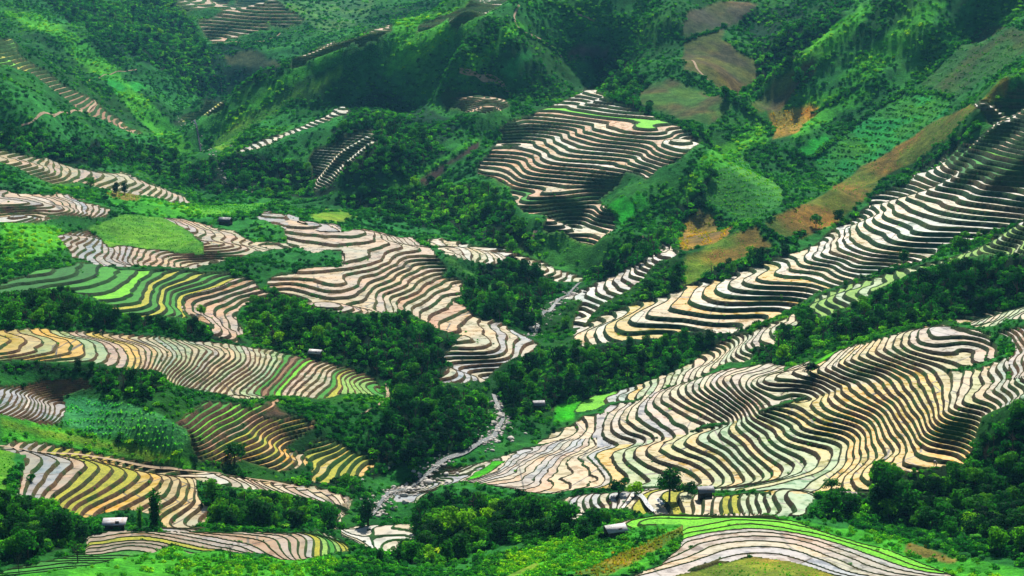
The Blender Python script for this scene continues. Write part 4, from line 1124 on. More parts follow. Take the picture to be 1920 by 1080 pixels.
Z = upsample(Zc, KU)
X = np.sin(az)[None] * D[:, None]; Y = np.cos(az)[None] * D[:, None]
for ln in RIBS.strip().splitlines():
    hh, ww, *pt = ln.split(); hh = float(hh); ww = float(ww); L_ = []
    for q in pt:
        a, b, d = map(float, q.split(',')); ux, uy, t = ray(a, b); L_.append((ux * d, uy * d))
    dd = np.full(X.shape, 1e9)
    for (x1, y1), (x2, y2) in zip(L_[:-1], L_[1:]):
        ex, ey = x2 - x1, y2 - y1; tt = np.clip(((X - x1) * ex + (Y - y1) * ey) / (ex * ex + ey * ey), 0, 1)
        dd = np.minimum(dd, np.hypot(X - x1 - tt * ex, Y - y1 - tt * ey))
    Z = Z + hh * np.clip(1 - dd / ww, 0, 1) ** 1.25
ND, NA = Z.shape
PX, PY, _ = project(X, Y, Z)
runmin = np.minimum.accumulate(PY, axis=0)
HID = np.zeros_like(PY); HID[1:] = np.maximum(PY[1:] - runmin[:-1], 0)     # how far (photo pixels) a point lies behind a crest


def fc(A):
    return .25 * (A[:-1, :-1] + A[1:, :-1] + A[:-1, 1:] + A[1:, 1:])


FX, FY, FH, FPX_, FPY_ = fc(X), fc(Y), fc(HID), fc(PX), fc(PY)
FD = .5 * (D[1:] + D[:-1])[:, None] + 0 * FX
AREA = np.diff(D)[:, None] * (np.diff(az)[None] * FD)
inframe = (FPX_ > -120) & (FPX_ < 2040) & (FPY_ > -120) & (FPY_ < 1140)

# face ownership: -1 open hill, 0.. fields, 100.. patches
OWN = np.full(FX.shape, -1, np.int16)
jx = 5 * vnoise(FX / 5, FY / 5, 3) + 7 * vnoise(FX / 17, FY / 17, 5); jy = 4 * vnoise(FX / 5, FY / 5, 4) + 5 * vnoise(FX / 17, FY / 17, 6)     # uneven edges
FKEYS = list(FIELDS)


def claim(poly, tol, dmin=0, dmax=1e9):
    a = np.array(poly)
    m = (FPX_ > a[:, 0].min() - 6) & (FPX_ < a[:, 0].max() + 6) & (FPY_ > a[:, 1].min() - 6) & (FPY_ < a[:, 1].max() + 6) & (FH < tol) & (FD > dmin) & (FD < dmax)
    idx = np.where(m)
    ins = in_poly(FPX_[idx] + .5 * jx[idx], FPY_[idx] + .5 * jy[idx], poly)
    return idx[0][ins], idx[1][ins]


DRANGE = {}
for i, k in enumerate(FKEYS):
    f = FIELDS[k]
    ds = [f['h0'] + lv * f['step'] for lv, p in f['lips']]
    i0, i1 = claim(f['outline'], 7)
    ok = OWN[i0, i1] < 0
    OWN[i0[ok], i1[ok]] = i
PKEYS = list(PATCH)
for i, k in enumerate(PKEYS):
    i0, i1 = claim(PATCH[k]['outline'], 7)
    ok = (OWN[i0, i1] < 0) | (PATCH[k].get('over', False) & (OWN[i0, i1] < 100))
    OWN[i0[ok], i1[ok]] = 100 + i
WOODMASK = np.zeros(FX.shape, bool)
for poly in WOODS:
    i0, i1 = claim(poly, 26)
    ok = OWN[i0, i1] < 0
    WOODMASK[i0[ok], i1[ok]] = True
COVER = np.zeros(FX.shape, np.int8)       # 0 scrub 1 lush and painted sunlit crests 2 dark scrub and painted shade 3 dry
for c, poly in COVERS:
    i0, i1 = claim(poly, 20)
    ok = OWN[i0, i1] < 0
    COVER[i0[ok], i1[ok]] = c


def blur(A, n):
    for _ in range(n):
        B = np.pad(A, 1, mode='edge')
        A = (B[:-2, 1:-1] + B[2:, 1:-1] + B[1:-1, :-2] + B[1:-1, 2:] + 2 * A) / 6
    return A


def f2v(A):
    B = np.pad(A.astype(float), 1, mode='edge')
    return .25 * (B[:-1, :-1] + B[1:, :-1] + B[:-1, 1:] + B[1:, 1:])


fieldf = blur(f2v((OWN >= 0) & (OWN < 100)), 4)
stepf = np.zeros(FX.shape)
for i, k in enumerate(FKEYS):
    stepf[OWN == i] = FIELDS[k]['step'] * (.35 if k in ('F4', 'F3') else 1)
stepv = blur(f2v(stepf), 3)
openf = 1 - fieldf
patchf = blur(f2v(OWN >= 100), 3)
far = np.clip(D / 700, .6, 2.)[:, None]
nz = openf * (1 - .75 * patchf) * far * (1.5 * fbm(X / 38, Y / 38, 21, 3) + .55 * fbm(X / 9, Y / 9, 31, 3))
nz += stepv * (.30 * fbm(X / 22, Y / 22, 41, 2) + .10 * fbm(X / 5, Y / 5, 51, 2))
# keep the stream bed clear
RIV = []
for wd in RIVER.split():
    a, b, z = map(float, wd.split(',')); ux, uy, t = ray(a, b); RIV.append((ux * z / t, uy * z / t, z))
RIV = np.array(RIV)


def seg_dist(x, y, P):
    best = np.full(np.shape(x), 1e9)
    for (x1, y1, *_), (x2, y2, *_) in zip(P[:-1], P[1:]):
        dx, dy = x2 - x1, y2 - y1
        t = np.clip(((x - x1) * dx + (y - y1) * dy) / (dx * dx + dy * dy), 0, 1)
        best = np.minimum(best, np.hypot(x - x1 - t * dx, y - y1 - t * dy))
    return best


rd = seg_dist(X, Y, RIV)
nz *= np.clip((rd - 1) / 9, 0, 1)
ZS = Z.copy()                       # smooth surface, kept for the lips
Z = Z + nz
DZX = (np.diff(Z, axis=1)[:-1] / (np.diff(az)[None] * FD))
DZD = (np.diff(Z, axis=0)[:, :-1] / np.diff(D)[:, None])


def zat(x, y):
    a = np.interp(np.arctan2(x, y), az, np.arange(NA)); d = np.interp(np.hypot(x, y), D, np.arange(ND))
    i = np.clip(d.astype(int), 0, ND - 2); j = np.clip(a.astype(int), 0, NA - 2); fi = d - i; fj = a - j
    return (Z[i, j] * (1 - fi) * (1 - fj) + Z[i + 1, j] * fi * (1 - fj) + Z[i, j + 1] * (1 - fi) * fj + Z[i + 1, j + 1] * fi * fj)


def face_of(x, y):
    j = np.clip(np.searchsorted(az, np.arctan2(x, y)) - 1, 0, NA - 2)
    i = np.clip(np.searchsorted(D, np.hypot(x, y)) - 1, 0, ND - 2)
    return i, j


DS = np.geomspace(285, 2250, 9000)


def pick(px, py):
    """point of the land seen at a photo pixel"""
    ux, uy, t = ray(px, py)
    zz = zat(ux * DS, uy * DS)
    k = np.argmax(t * DS <= zz)
    d = DS[k]
    return np.array((ux * d, uy * d, zz[k]))


def tz(x, y):
    """ground height including the terrace steps"""
    i, j = face_of(np.array([x]), np.array([y])); o = OWN[i[0], j[0]]
    z = float(zat(np.array([x]), np.array([y]))[0])
    if 0 <= o < 100:
        f = FIELDS[FKEYS[o]]; return float(l2z(f, math.floor(float(z2l(f, z)))))
    return z


print('terrain', time.time() - T0)

# ------------------------------------------------------------------ colours of the open land
base = np.zeros(FX.shape + (3,)); base[:] = (.017, .13, .022)
n1 = fbm(FX / 60, FY / 60, 61, 3)[..., None]
base = base * (1 + .5 * n1)
base[COVER == 1] = (.05, .31, .022)  # lush growth, and sunlight painted on the crests
base[COVER == 2] = (.006, .05, .02)  # dark scrub, and shade painted on the slopes
base[COVER == 3] = (.20, .17, .04)
base[COVER == 4] = (.075, .055, .04)
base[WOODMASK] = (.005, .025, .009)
for i, k in enumerate(PKEYS):
    m = OWN == 100 + i
    base[m] = np.array(PATCH[k]['col'])
    if PATCH[k].get('col2'):
        q = np.clip(.5 + 1.6 * fbm(FX[m] / 16, FY[m] / 16, 71 + i, 3), 0, 1)[:, None]
        base[m] = base[m] * (1 - q) + np.array(PATCH[k]['col2']) * q
fm = (OWN >= 0) & (OWN < 100); base[fm] = (.05, .07, .03)
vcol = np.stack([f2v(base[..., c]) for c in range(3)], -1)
VIDX = np.arange(ND * NA).reshape(ND, NA)
QUAD = np.stack([VIDX[:-1, :-1], VIDX[:-1, 1:], VIDX[1:, 1:], VIDX[1:, :-1]], -1)
# the land under the terraces sits lower
low = np.ones((ND + 1, NA + 1), bool); low[1:-1, 1:-1] = fm
allf = low[:-1, :-1] & low[1:, :-1] & low[:-1, 1:] & low[1:, 1:]
allf[0] = allf[-1] = False; allf[:, 0] = allf[:, -1] = False
ZL = np.where(allf, Z - 2.6, Z)
VALL = np.stack([X, Y, ZL], -1).reshape(-1, 3)


def sub_mesh(name, mask, mat, **kw):
    q = QUAD[mask]
    u, inv = np.unique(q.ravel(), return_inverse=True)
    return mesh_obj(name, VALL[u], inv.reshape(-1, 4), mat, col=vcol.reshape(-1, 3)[u], smooth=True, **kw)


seeds = np.array([(ray(a, 540)[0] * d, ray(a, 540)[1] * d) for a, d in HILLS])
near = np.argmin((FX[..., None] - seeds[:, 0]) ** 2 + (FY[..., None] - seeds[:, 1]) ** 2, -1)
hillmask = (OWN < 100)
for h in range(len(HILLS)):
    m = hillmask & (near == h)
    if m.any():
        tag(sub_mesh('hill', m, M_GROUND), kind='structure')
for i, k in enumerate(PKEYS):
    m = OWN == 100 + i
    if m.sum() < 4:
        print('empty patch', k); continue
    p = PATCH[k]
    tag(sub_mesh(p['name'], m, M_GROUND), p['label'], p['cat'])
print('hills', time.time() - T0)


# ================================================================== terraces
gz_a = np.gradient(ZS, axis=1) / np.gradient(az)[None] / D[:, None]; gz_d = np.gradient(ZS, axis=0) / np.gradient(D)[:, None]
SLOPE = blur(np.hypot(gz_a, gz_d), 4)


def slice_bands(xyT, tri, bands):
    """cut triangles (plan x, y and level value T) along every terrace edge; returns dict (kind, n) -> (k,5,3) polygons in x, y, T"""
    t = xyT[:, 2][tri]
    o = np.argsort(t, axis=1)
    tri = np.take_along_axis(tri, o, 1); t = np.take_along_axis(t, o, 1)
    P0, P1, P2 = xyT[tri[:, 0]], xyT[tri[:, 1]], xyT[tri[:, 2]]
    lo = np.floor(t[:, 0]).astype(int); hi = np.floor(t[:, 2]).astype(int); rep = hi - lo + 1
    src = np.repeat(np.arange(len(tri)), rep)
    n = np.concatenate([np.arange(a, b + 1) for a, b in zip(lo, hi)]) if len(tri) else np.zeros(0, int)
    out = []
    for a, b, za, zb, kind in bands:
        A = np.maximum(n + a, t[src, 0]); B = np.minimum(n + b, t[src, 2])
        ok = B > A + 1e-9
        s = src[ok]; A = A[ok]; B = B[ok]; nn = n[ok]
        t0, t1, t2 = t[s, 0], t[s, 1], t[s, 2]
        p0, p1, p2 = P0[s], P1[s], P2[s]

        def Lp(c):
            f = ((c - t0) / np.maximum(t2 - t0, 1e-12))[:, None]; return p0 + (p2 - p0) * f

        def Rp(c):
            f1 = np.clip((c - t0) / np.maximum(t1 - t0, 1e-12), 0, 1)[:, None]
            f2 = np.clip((c - t1) / np.maximum(t2 - t1, 1e-12), 0, 1)[:, None]
            return np.where((c <= t1)[:, None], p0 + (p1 - p0) * f1, p1 + (p2 - p1) * f2)
        M = np.clip(t1, A, B)
        poly = np.stack([Lp(A), Rp(A), Rp(M), Rp(B), Lp(B)], 1)
        poly[:, 0, 2] = poly[:, 1, 2] = A; poly[:, 2, 2] = M; poly[:, 3, 2] = poly[:, 4, 2] = B
        out.append((kind, nn, poly, (a, b, za, zb)))
    return out


def polys_to_mesh(poly):
    """(k,5,3) polygons -> welded vertices and triangles facing up"""
    k = len(poly); V = poly.reshape(-1, 3)
    key = np.round(V * 500).astype(np.int64)
    _, first, inv = np.unique(key, axis=0, return_index=True, return_inverse=True)
    inv = inv.reshape(k, 5); V = V[first]
    tri = np.concatenate([inv[:, [0, 1, 2]], inv[:, [0, 2, 3]], inv[:, [0, 3, 4]]])
    ok = (tri[:, 0] != tri[:, 1]) & (tri[:, 1] != tri[:, 2]) & (tri[:, 0] != tri[:, 2]); tri = tri[ok]
    a, b, c = V[tri[:, 0]], V[tri[:, 1]], V[tri[:, 2]]
    ar = (b[:, 0] - a[:, 0]) * (c[:, 1] - a[:, 1]) - (b[:, 1] - a[:, 1]) * (c[:, 0] - a[:, 0])
    tri[ar < 0] = tri[ar < 0][:, ::-1]
    return V, tri[np.abs(ar) > 1e-7]


PADDYCOL = dict(cream=(.51, .425, .26), pink=(.50, .375, .28), yellow=(.60, .40, .045), sage=(.29, .42, .21), grey=(.36, .36, .39), orange=(.50, .27, .12),
                lime=(.13, .46, .012), green=(.035, .24, .015), brown=(.22, .12, .07), white=(.66, .61, .56), olive=(.34, .34, .03), dark=(.015, .14, .015), mud=(.36, .26, .18), pale=(.2, .36, .08))
CROPS = {'lime', 'green', 'brown', 'dark', 'olive', 'pale'}
BANKCOL = dict(black=(.05, .04, .022), brown=(.13, .075, .04), green=(.03, .11, .02), olive=(.09, .10, .025), dark=(.016, .05, .02))


def pieces(V, F, least=10.):
    """split a mesh into its connected pieces; crumbs stay with the largest"""
    if len(F) < 3: return []
    lab = np.arange(len(V))
    for _ in range(400):
        m = lab[F].min(1); new = lab.copy()
        for c in range(3): np.minimum.at(new, F[:, c], m)
        new = new[new]
        if (new == lab).all(): break
        lab = new
    fl = lab[F[:, 0]]; a, b, c = V[F[:, 0]], V[F[:, 1]], V[F[:, 2]]
    ar = .5 * np.linalg.norm(np.cross(b - a, c - a), axis=1)
    ids, inv = np.unique(fl, return_inverse=True); A = np.bincount(inv, ar)
    big = np.argmax(A); out = []
    grp = np.where(A[inv] >= least, inv, big)
    for g in np.unique(grp):
        f_ = F[grp == g]; u, iv = np.unique(f_.ravel(), return_inverse=True)
        out.append((V[u], iv.reshape(-1, 3)))
    return out


def build_field(i, key):
    f = FIELDS[key]; st = STYLE[key]
    q = QUAD[OWN == i]
    if len(q) == 0:
        print('empty field', key); return
    u, inv = np.unique(q.ravel(), return_inverse=True); q = inv.reshape(-1, 4)
    x, y, z = X.ravel()[u], Y.ravel()[u], Z.ravel()[u]
    T = z2l(f, z)
    sl = SLOPE.ravel()[u]; w0, b0 = .32, .07
    wl = np.clip(st.get('wk', .62) * sl, .06, st.get('wmax', .4)); bl = np.clip(st.get('bk', .3) * sl / f['step'], .02, .16)
    n_ = np.floor(T); fr_ = T - n_
    fr_ = np.where(fr_ < bl, fr_ / bl * b0, np.where(fr_ < 1 - wl, b0 + (fr_ - bl) / (1 - wl - bl) * (1 - w0 - b0), 1 - w0 + (fr_ - 1 + wl) / wl * w0))
    T = n_ + np.clip(fr_, 0, .99999)
    tri = np.concatenate([q[:, [0, 1, 2]], q[:, [0, 2, 3]]])
    w_ = w0; bw = b0; bh = st.get('bh', .16)
    bands = [(0, bw, bh, bh, 'bank'), (bw, bw + .02, bh, 0, 'bank'), (bw + .02, 1 - w_, 0, 0, 'paddy'), (1 - w_, 1, 0, 1, 'riser')]
    res = slice_bands(np.c_[x, y, T], tri, bands)
    cx, cy = float(x.mean()), float(y.mean()); cz = float(z.min())
    root = empty('rice_terrace', (cx, cy, cz)); tag(root, st['label'], 'rice terrace')
    off = np.array([cx, cy, cz])
    groups = {}
    for kind, nn, poly, (a, b, za, zb) in res:
        P = poly.copy(); fr = np.clip((P[:, :, 2] - nn[:, None] - a) / (b - a), 0, 1)
        zl = l2z(f, nn)[:, None]
        P[:, :, 2] = zl + (za + (zb - za) * fr if kind != 'riser' else fr * (l2z(f, nn + 1)[:, None] - zl + bh))
        own = nn + 1 if kind == 'riser' else nn
        for lv in np.unique(own):
            groups.setdefault(('paddy' if kind == 'paddy' else 'bank', int(lv)), []).append(P[own == lv])
    npd = 0
    lr = random.Random(key)
    for kind, lv, V, F in ((k_[0], k_[1], *vf) for k_, ps in sorted(groups.items()) for vf in pieces(*polys_to_mesh(np.concatenate(ps)))):
        if kind == 'paddy':
            pal = next((p for a, b, p in st['pal'] if a <= lv < b), st['pal'][-1][2]).split()
            cn = lr.choice(pal); c = PADDYCOL[cn]; c2 = PADDYCOL[lr.choice(pal)]
            if cn not in CROPS:
                q = lr.uniform(0, .55); c = tuple(a_ * (1 - q) + b_ * q for a_, b_ in zip(c, c2))
            j = lr.uniform(.9, 1.08)
            o = mesh_obj('paddy', V - off, F, M_CROP if cn in CROPS else M_WATER, root)
            o.color = (c[0] * j, c[1] * j * lr.uniform(.97, 1.03), c[2] * j * lr.uniform(.93, 1.07), 1)
            npd += 1
        else:
            o = mesh_obj('bank', V - off, F, M_BANK, root); bc = BANKCOL[st.get('bank', 'black')]; b2 = BANKCOL[lr.choice(('brown', 'olive', 'dark', 'black', 'green'))]; q = lr.uniform(0, .55)
            o.color = (*(a_ * (1 - q) + b_ * q for a_, b_ in zip(bc, b2)), 1)
    return npd


tot = 0
for i, k in enumerate(FKEYS):
    tot += build_field(i, k) or 0
print('terraces', tot, time.time() - T0)


# ================================================================== plants
def quad_cloud(P, N, size, asp=1.6, rs=None):
    """leaf quads at points P with normals N"""
    rs = rs or rng
    n = len(P)
    N = N / (np.linalg.norm(N, axis=1, keepdims=True) + 1e-9)
    a = rs.normal(size=(n, 3)); U = np.cross(N, a); U /= np.linalg.norm(U, axis=1, keepdims=True) + 1e-9
    W = np.cross(N, U); s = (size * rs.uniform(.6, 1.35, n))[:, None]
    V = np.stack([P - U * s * asp * .5, P - W * s * .45 + N * s * .12, P + U * s * asp * .5, P + W * s * .45 + N * s * .12], 1)
    return V.reshape(-1, 3), np.arange(n * 4).reshape(n, 4)


def blob_points(n, centres, radii, rs, squash=.8):
    w = radii ** 2; k = rs.choice(len(centres), n, p=w / w.sum())
    d = rs.normal(size=(n, 3)); d /= np.linalg.norm(d, axis=1, keepdims=True)
    r = radii[k] * rs.uniform(.55, 1.05, n) ** .6
    P = centres[k] + d * r[:, None] * np.array([1, 1, squash])
    return P, d + rs.normal(size=(n, 3)) * .45 + np.array([0, 0, .25])


def tube(path, radii, sides=6):
    path = np.array(path, float); V = []; F = []
    for i, (p, r) in enumerate(zip(path, radii)):
        d = path[min(i + 1, len(path) - 1)] - path[max(i - 1, 0)]; d /= np.linalg.norm(d) + 1e-9
        a = np.cross(d, (0, 1, .3)); a /= np.linalg.norm(a); b = np.cross(d, a)
        for s in range(sides):
            t = 2 * math.pi * s / sides; V.append(p + r * (a * math.cos(t) + b * math.sin(t)))
    for i in range(len(path) - 1):
        for s in range(sides):
            F.append((i * sides + s, i * sides + (s + 1) % sides, (i + 1) * sides + (s + 1) % sides, (i + 1) * sides + s))
    return np.array(V), np.array(F)


def merge(parts):
    V = []; F = []; o = 0
    for v, f in parts:
        V.append(v); F.append(f + o); o += len(v)
    return np.concatenate(V), np.concatenate(F)


def tree_parts(kind, seed):
    """unit tree about 1 m high (scaled on placing): trunk, crown"""
    rs = np.random.default_rng(seed)
    if kind == 'bamboo':
        tr = []; P = []; N = []
        for c in range(14):
            a = rs.uniform(0, 6.28); lean = rs.uniform(.03, .16); h = rs.uniform(.7, 1.)
            b = np.array([rs.normal() * .05, rs.normal() * .05, 0]); d = np.array([math.cos(a), math.sin(a), 0])
            path = [b + d * lean * t ** 2.2 + np.array([0, 0, h * (t - .08 * t ** 4)]) for t in np.linspace(0, 1, 6)]
            tr.append(tube(path, np.linspace(.008, .003, 6), 4))
            for t in rs.uniform(.12, 1, 55):
                P.append(b + d * lean * t ** 2.2 + np.array([0, 0, h * t]) + rs.normal(size=3) * np.array([.05, .05, .03])); N.append(rs.normal(size=3))
        V, F = quad_cloud(np.array(P), np.array(N), .05, 2.4, rs)
        return merge(tr), (V, F)
    if kind == 'banana':
        tr = [tube([(0, 0, 0), (.01, 0, .45)], (.035, .025), 6)]; parts = []
        for c in range(9):
            a = c * 2.4 + rs.uniform(-.3, .3); d = np.array([math.cos(a), math.sin(a), 0]); s = np.array([-d[1], d[0], 0]); L = rs.uniform(.4, .6); up = rs.uniform(.3, .6)
            V = []; F = []
            for i, t in enumerate(np.linspace(0, 1, 6)):
                c0 = np.array([0, 0, .45]) + d * L * t + np.array([0, 0, up * t - .75 * t * t * up * 1.3]); wd = .09 * math.sin(math.pi * min(1, t * .9 + .08)) + .004
                V += [c0 - s * wd, c0 + s * wd]
                if i: F.append((2 * i - 2, 2 * i - 1, 2 * i + 1, 2 * i))
            parts.append((np.array(V), np.array(F)))
        return merge(tr), merge(parts)
    if kind == 'bare':
        tr = [tube([(0, 0, 0), (.01, .01, .35), (.0, .02, .6)], (.022, .016, .01), 5)]
        for c in range(26):
            z0 = rs.uniform(.2, .6); a = rs.uniform(0, 6.28); L = rs.uniform(.2, .4)
            tr.append(tube([(0, 0, z0), (math.cos(a) * L * .4, math.sin(a) * L * .4, z0 + L * .5), (math.cos(a) * L * .6, math.sin(a) * L * .6, z0 + L)], (.007, .004, .002), 4))
        P = rs.normal(size=(60, 3)) * np.array([.17, .17, .14]) + np.array([0, 0, .62])
        return merge(tr), quad_cloud(P, rs.normal(size=(60, 3)), .035, 1.6, rs)
    tall = kind == 'tall'
    nb = 8 if tall else 11
    cs = []; rd_ = []
    for b in range(nb):
        t = (b + .5) / nb
        if tall:
            z = .22 + .66 * t; r = .19 * math.sin(math.pi * (.15 + .75 * t)) + .05; a = rs.uniform(0, 6.28); q = .1
        else:
            z = .26 + .56 * rs.uniform(); a = b * 2.4; q = .26 * math.sqrt(rs.uniform()); r = rs.uniform(.14, .22)
        cs.append((q * math.cos(a), q * math.sin(a), z)); rd_.append(r)
    cs = np.array(cs); rd_ = np.array(rd_)
    P, N = blob_points(900 if not tall else 720, cs, rd_, rs, .75)
    V, F = quad_cloud(P, N, .062, 1.5, rs)
    tr = [tube([(0, 0, -.03), (.01, .0, .25), (0, .01, .55), (.0, .0, .75)], (.035, .026, .018, .008), 7)]
    for c in cs[:5]:
        tr.append(tube([(0, 0, .3 + .2 * rs.uniform()), tuple(c * .6 + np.array([0, 0, .18])), tuple(c)], (.015, .01, .004), 5))
    return merge(tr), (V, F)


def make_tree(kind, seed, name, leafmat):
    (tv, tf), (cv, cf) = tree_parts(kind, seed)
    root = empty(name)
    mesh_obj('trunk', tv, tf, M_TWIG if kind == 'bare' else M_BARK, root, smooth=True)
    mesh_obj('crown', cv, cf, leafmat, root)
    return root


TREES = {k: [make_tree(k, 100 + 7 * i + j, dict(broad='tree', tall='tree', bamboo='bamboo_clump', banana='banana_plant', bare='bare_tree')[k], M_LUSH if k == 'banana' else (M_TREE2 if j % 2 else M_TREE)) for j in range(n)]
         for i, (k, n) in enumerate((('broad', 4), ('tall', 3), ('bamboo', 2), ('banana', 2), ('bare', 1)))}
USED = set()


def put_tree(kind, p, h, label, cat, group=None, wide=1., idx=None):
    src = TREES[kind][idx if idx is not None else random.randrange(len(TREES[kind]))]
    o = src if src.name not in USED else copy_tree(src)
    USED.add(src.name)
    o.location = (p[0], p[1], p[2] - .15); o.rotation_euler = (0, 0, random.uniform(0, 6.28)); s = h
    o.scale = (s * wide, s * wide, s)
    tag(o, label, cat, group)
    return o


# landmark trees first: photo x, y of the foot, height in photo pixels, kind, width factor, label
for (a, b, hp, kind, wide, label) in LANDMARK:
    p = pick(a, b); dist = float(np.linalg.norm(p))
    put_tree(kind, p, hp * dist / FPX, label, 'bamboo' if kind == 'bamboo' else ('banana plant' if kind == 'banana' else 'tree'), None, wide)

def room(i, j, d):
    """height a plant may have here before it hides the terrace that lies behind it"""
    seg = OWN[i:i + 60, j]
    k = np.flatnonzero((seg >= 0) & (seg < 100))
    if not len(k): return 99.
    return max(1.7, (FPY_[i, j] - FPY_[i + k[0], j] + 7) * d / FPX)


# woods: jittered grid in plan
cand = []
for cell, dlo, dhi in ((3.9, 300, 560), (4.6, 560, 760), (6.5, 760, 1050), (9, 1050, 1700)):
    gx, gy = np.meshgrid(np.arange(-560, 560, cell), np.arange(dlo * .9, dhi, cell))
    gx = gx + rng.uniform(-.5, .5, gx.shape) * cell * .95; gy = gy + rng.uniform(-.5, .5, gy.shape) * cell * .95
    dd = np.hypot(gx, gy); a = np.arctan2(gx, gy)
    ok = (dd >= dlo) & (dd < dhi) & (np.abs(a) < .31); gx, gy = gx[ok], gy[ok]
    i, j = face_of(gx, gy)
    ok = WOODMASK[i, j] & (seg_dist(gx, gy, RIV) > 2.2)
    for x, y, ii, jj in zip(gx[ok], gy[ok], i[ok], j[ok]):
        cand.append((math.hypot(x, y), x, y))
cand.sort()
zz = zat(np.array([c[1] for c in cand]), np.array([c[2] for c in cand]))
tree_stuff = []
WOODC = [(np.mean([p[0] for p in poly]), np.mean([p[1] for p in poly])) for poly in WOODS]
n_tree = 0
for (d, x, y), z in zip(cand, zz):
    i, j = face_of(np.array([x]), np.array([y])); i = int(i[0]); j = int(j[0])
    h = min(float(rng.uniform(2.8, 6.) + (rng.uniform() > .85) * 2.), room(i, j, d))
    if n_tree < 285:
        px_, py_, _ = project(x, y, z)
        k = next((q for q, poly in enumerate(WOODS) if in_poly(np.array([px_]), np.array([py_]), poly)[0]), None)
        if k is None: k = int(np.argmin([(px_ - c[0]) ** 2 + (py_ - c[1]) ** 2 for c in WOODC]))
        kind = random.choices(('broad', 'tall', 'banana'), (.62, .3, .08))[0]
        put_tree(kind, (x, y, z), h * (.55 if kind == 'banana' else 1), ('banana plant with long drooping leaves ' if kind == 'banana' else 'leafy green tree ') + WOODLABEL[k],
                 'banana plant' if kind == 'banana' else 'tree', ('banana plants ' if kind == 'banana' else 'trees ') + WOODLABEL[k], random.uniform(.9, 1.25))
        n_tree += 1
    else:
        tree_stuff.append((x, y, z - .2, h * (1.1 if d > 700 else 1)))
print('trees', n_tree, len(tree_stuff), time.time() - T0)


def shrub_mesh(seed, n=110, leaf=.26, flat=.7):
    rs = np.random.default_rng(seed); k = rs.integers(3, 6)
    cs = np.c_[rs.uniform(-.5, .5, k), rs.uniform(-.5, .5, k), rs.uniform(.25, .6, k)]; r = rs.uniform(.35, .6, k)
    P, N = blob_points(n, cs, r, rs, flat); P[:, 2] = np.abs(P[:, 2])
    return quad_cloud(P, N, leaf, 1.4, rs)


def tuft_mesh(seed, n=16, h=1.):
    rs = np.random.default_rng(seed); V = []; F = []
    for i in range(n):
        a = rs.uniform(0, 6.28); d = np.array([math.cos(a), math.sin(a), 0]); s = np.array([-d[1], d[0], 0]); b = d * rs.uniform(0, .3); L = rs.uniform(.5, 1) * h; o = len(V); wd = rs.uniform(.05, .1)
        V += [b - s * wd, b + s * wd, b + d * .25 * L + np.array([0, 0, L * .7]) + s * wd * .8, b + d * .25 * L + np.array([0, 0, L * .7]) - s * wd * .8]
        F.append((o, o + 1, o + 2, o + 3))
    return np.array(V), np.array(F)


def gn_scatter(name, pts, scale, rot, idx, protos, label=None, kind='stuff'):
    """one object whose points carry copies of the given prototype objects"""
    n = len(pts)
    me = bpy.data.meshes.new(name); me.vertices.add(n); me.vertices.foreach_set('co', np.asarray(pts, np.float32).ravel())
    for nm, typ, val in (('sc', 'FLOAT', scale), ('ro', 'FLOAT', rot), ('ix', 'INT', idx)):
        a = me.attributes.new(nm, typ, 'POINT'); a.data.foreach_set('value', np.asarray(val, np.float32 if typ == 'FLOAT' else np.int32))
    o = bpy.data.objects.new(name, me); COL.objects.link(o)
    g = bpy.data.node_groups.new(name, 'GeometryNodeTree')
    g.interface.new_socket('Geometry', in_out='INPUT', socket_type='NodeSocketGeometry'); g.interface.new_socket('Geometry', in_out='OUTPUT', socket_type='NodeSocketGeometry')
    N = g.nodes.new; L = g.links.new
    gi, go = N('NodeGroupInput'), N('NodeGroupOutput'); iop = N('GeometryNodeInstanceOnPoints'); jn = N('GeometryNodeJoinGeometry')
    for group in reversed(protos):
        gg = N('GeometryNodeGeometryToInstance')
        for ob in group:
            oi = N('GeometryNodeObjectInfo'); oi.inputs['Object'].default_value = ob; oi.transform_space = 'ORIGINAL'
            L(oi.outputs['Geometry'], gg.inputs[0])
        L(gg.outputs[0], jn.inputs[0])

    def attr(nm, typ):
        a = N('GeometryNodeInputNamedAttribute'); a.data_type = typ; a.inputs[0].default_value = nm; return a.outputs[0]
    cx = N('ShaderNodeCombineXYZ'); L(attr('ro', 'FLOAT'), cx.inputs[2])
    L(gi.outputs[0], iop.inputs['Points']); L(jn.outputs[0], iop.inputs['Instance'])
    iop.inputs['Pick Instance'].default_value = True
    L(attr('ix', 'INT'), iop.inputs['Instance Index']); L(cx.outputs[0], iop.inputs['Rotation']); L(attr('sc', 'FLOAT'), iop.inputs['Scale'])
    L(iop.outputs[0], go.inputs[0])
    md = o.modifiers.new('scatter', 'NODES'); md.node_group = g
    if label: o['label'] = label
    o['kind'] = kind
    return o


# far woods as one mass
if tree_stuff:
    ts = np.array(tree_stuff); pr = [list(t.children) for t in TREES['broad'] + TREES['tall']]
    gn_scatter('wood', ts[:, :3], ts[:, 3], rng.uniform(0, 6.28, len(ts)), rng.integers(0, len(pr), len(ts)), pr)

# prototype plants stand in the scene at real places
def proto(name, mesh, mat, at, s, label, cat):
    p = pick(*at); o = mesh_obj(name, mesh[0], mesh[1], mat); o.location = p; o.scale = (s, s, s); tag(o, label, cat); return o


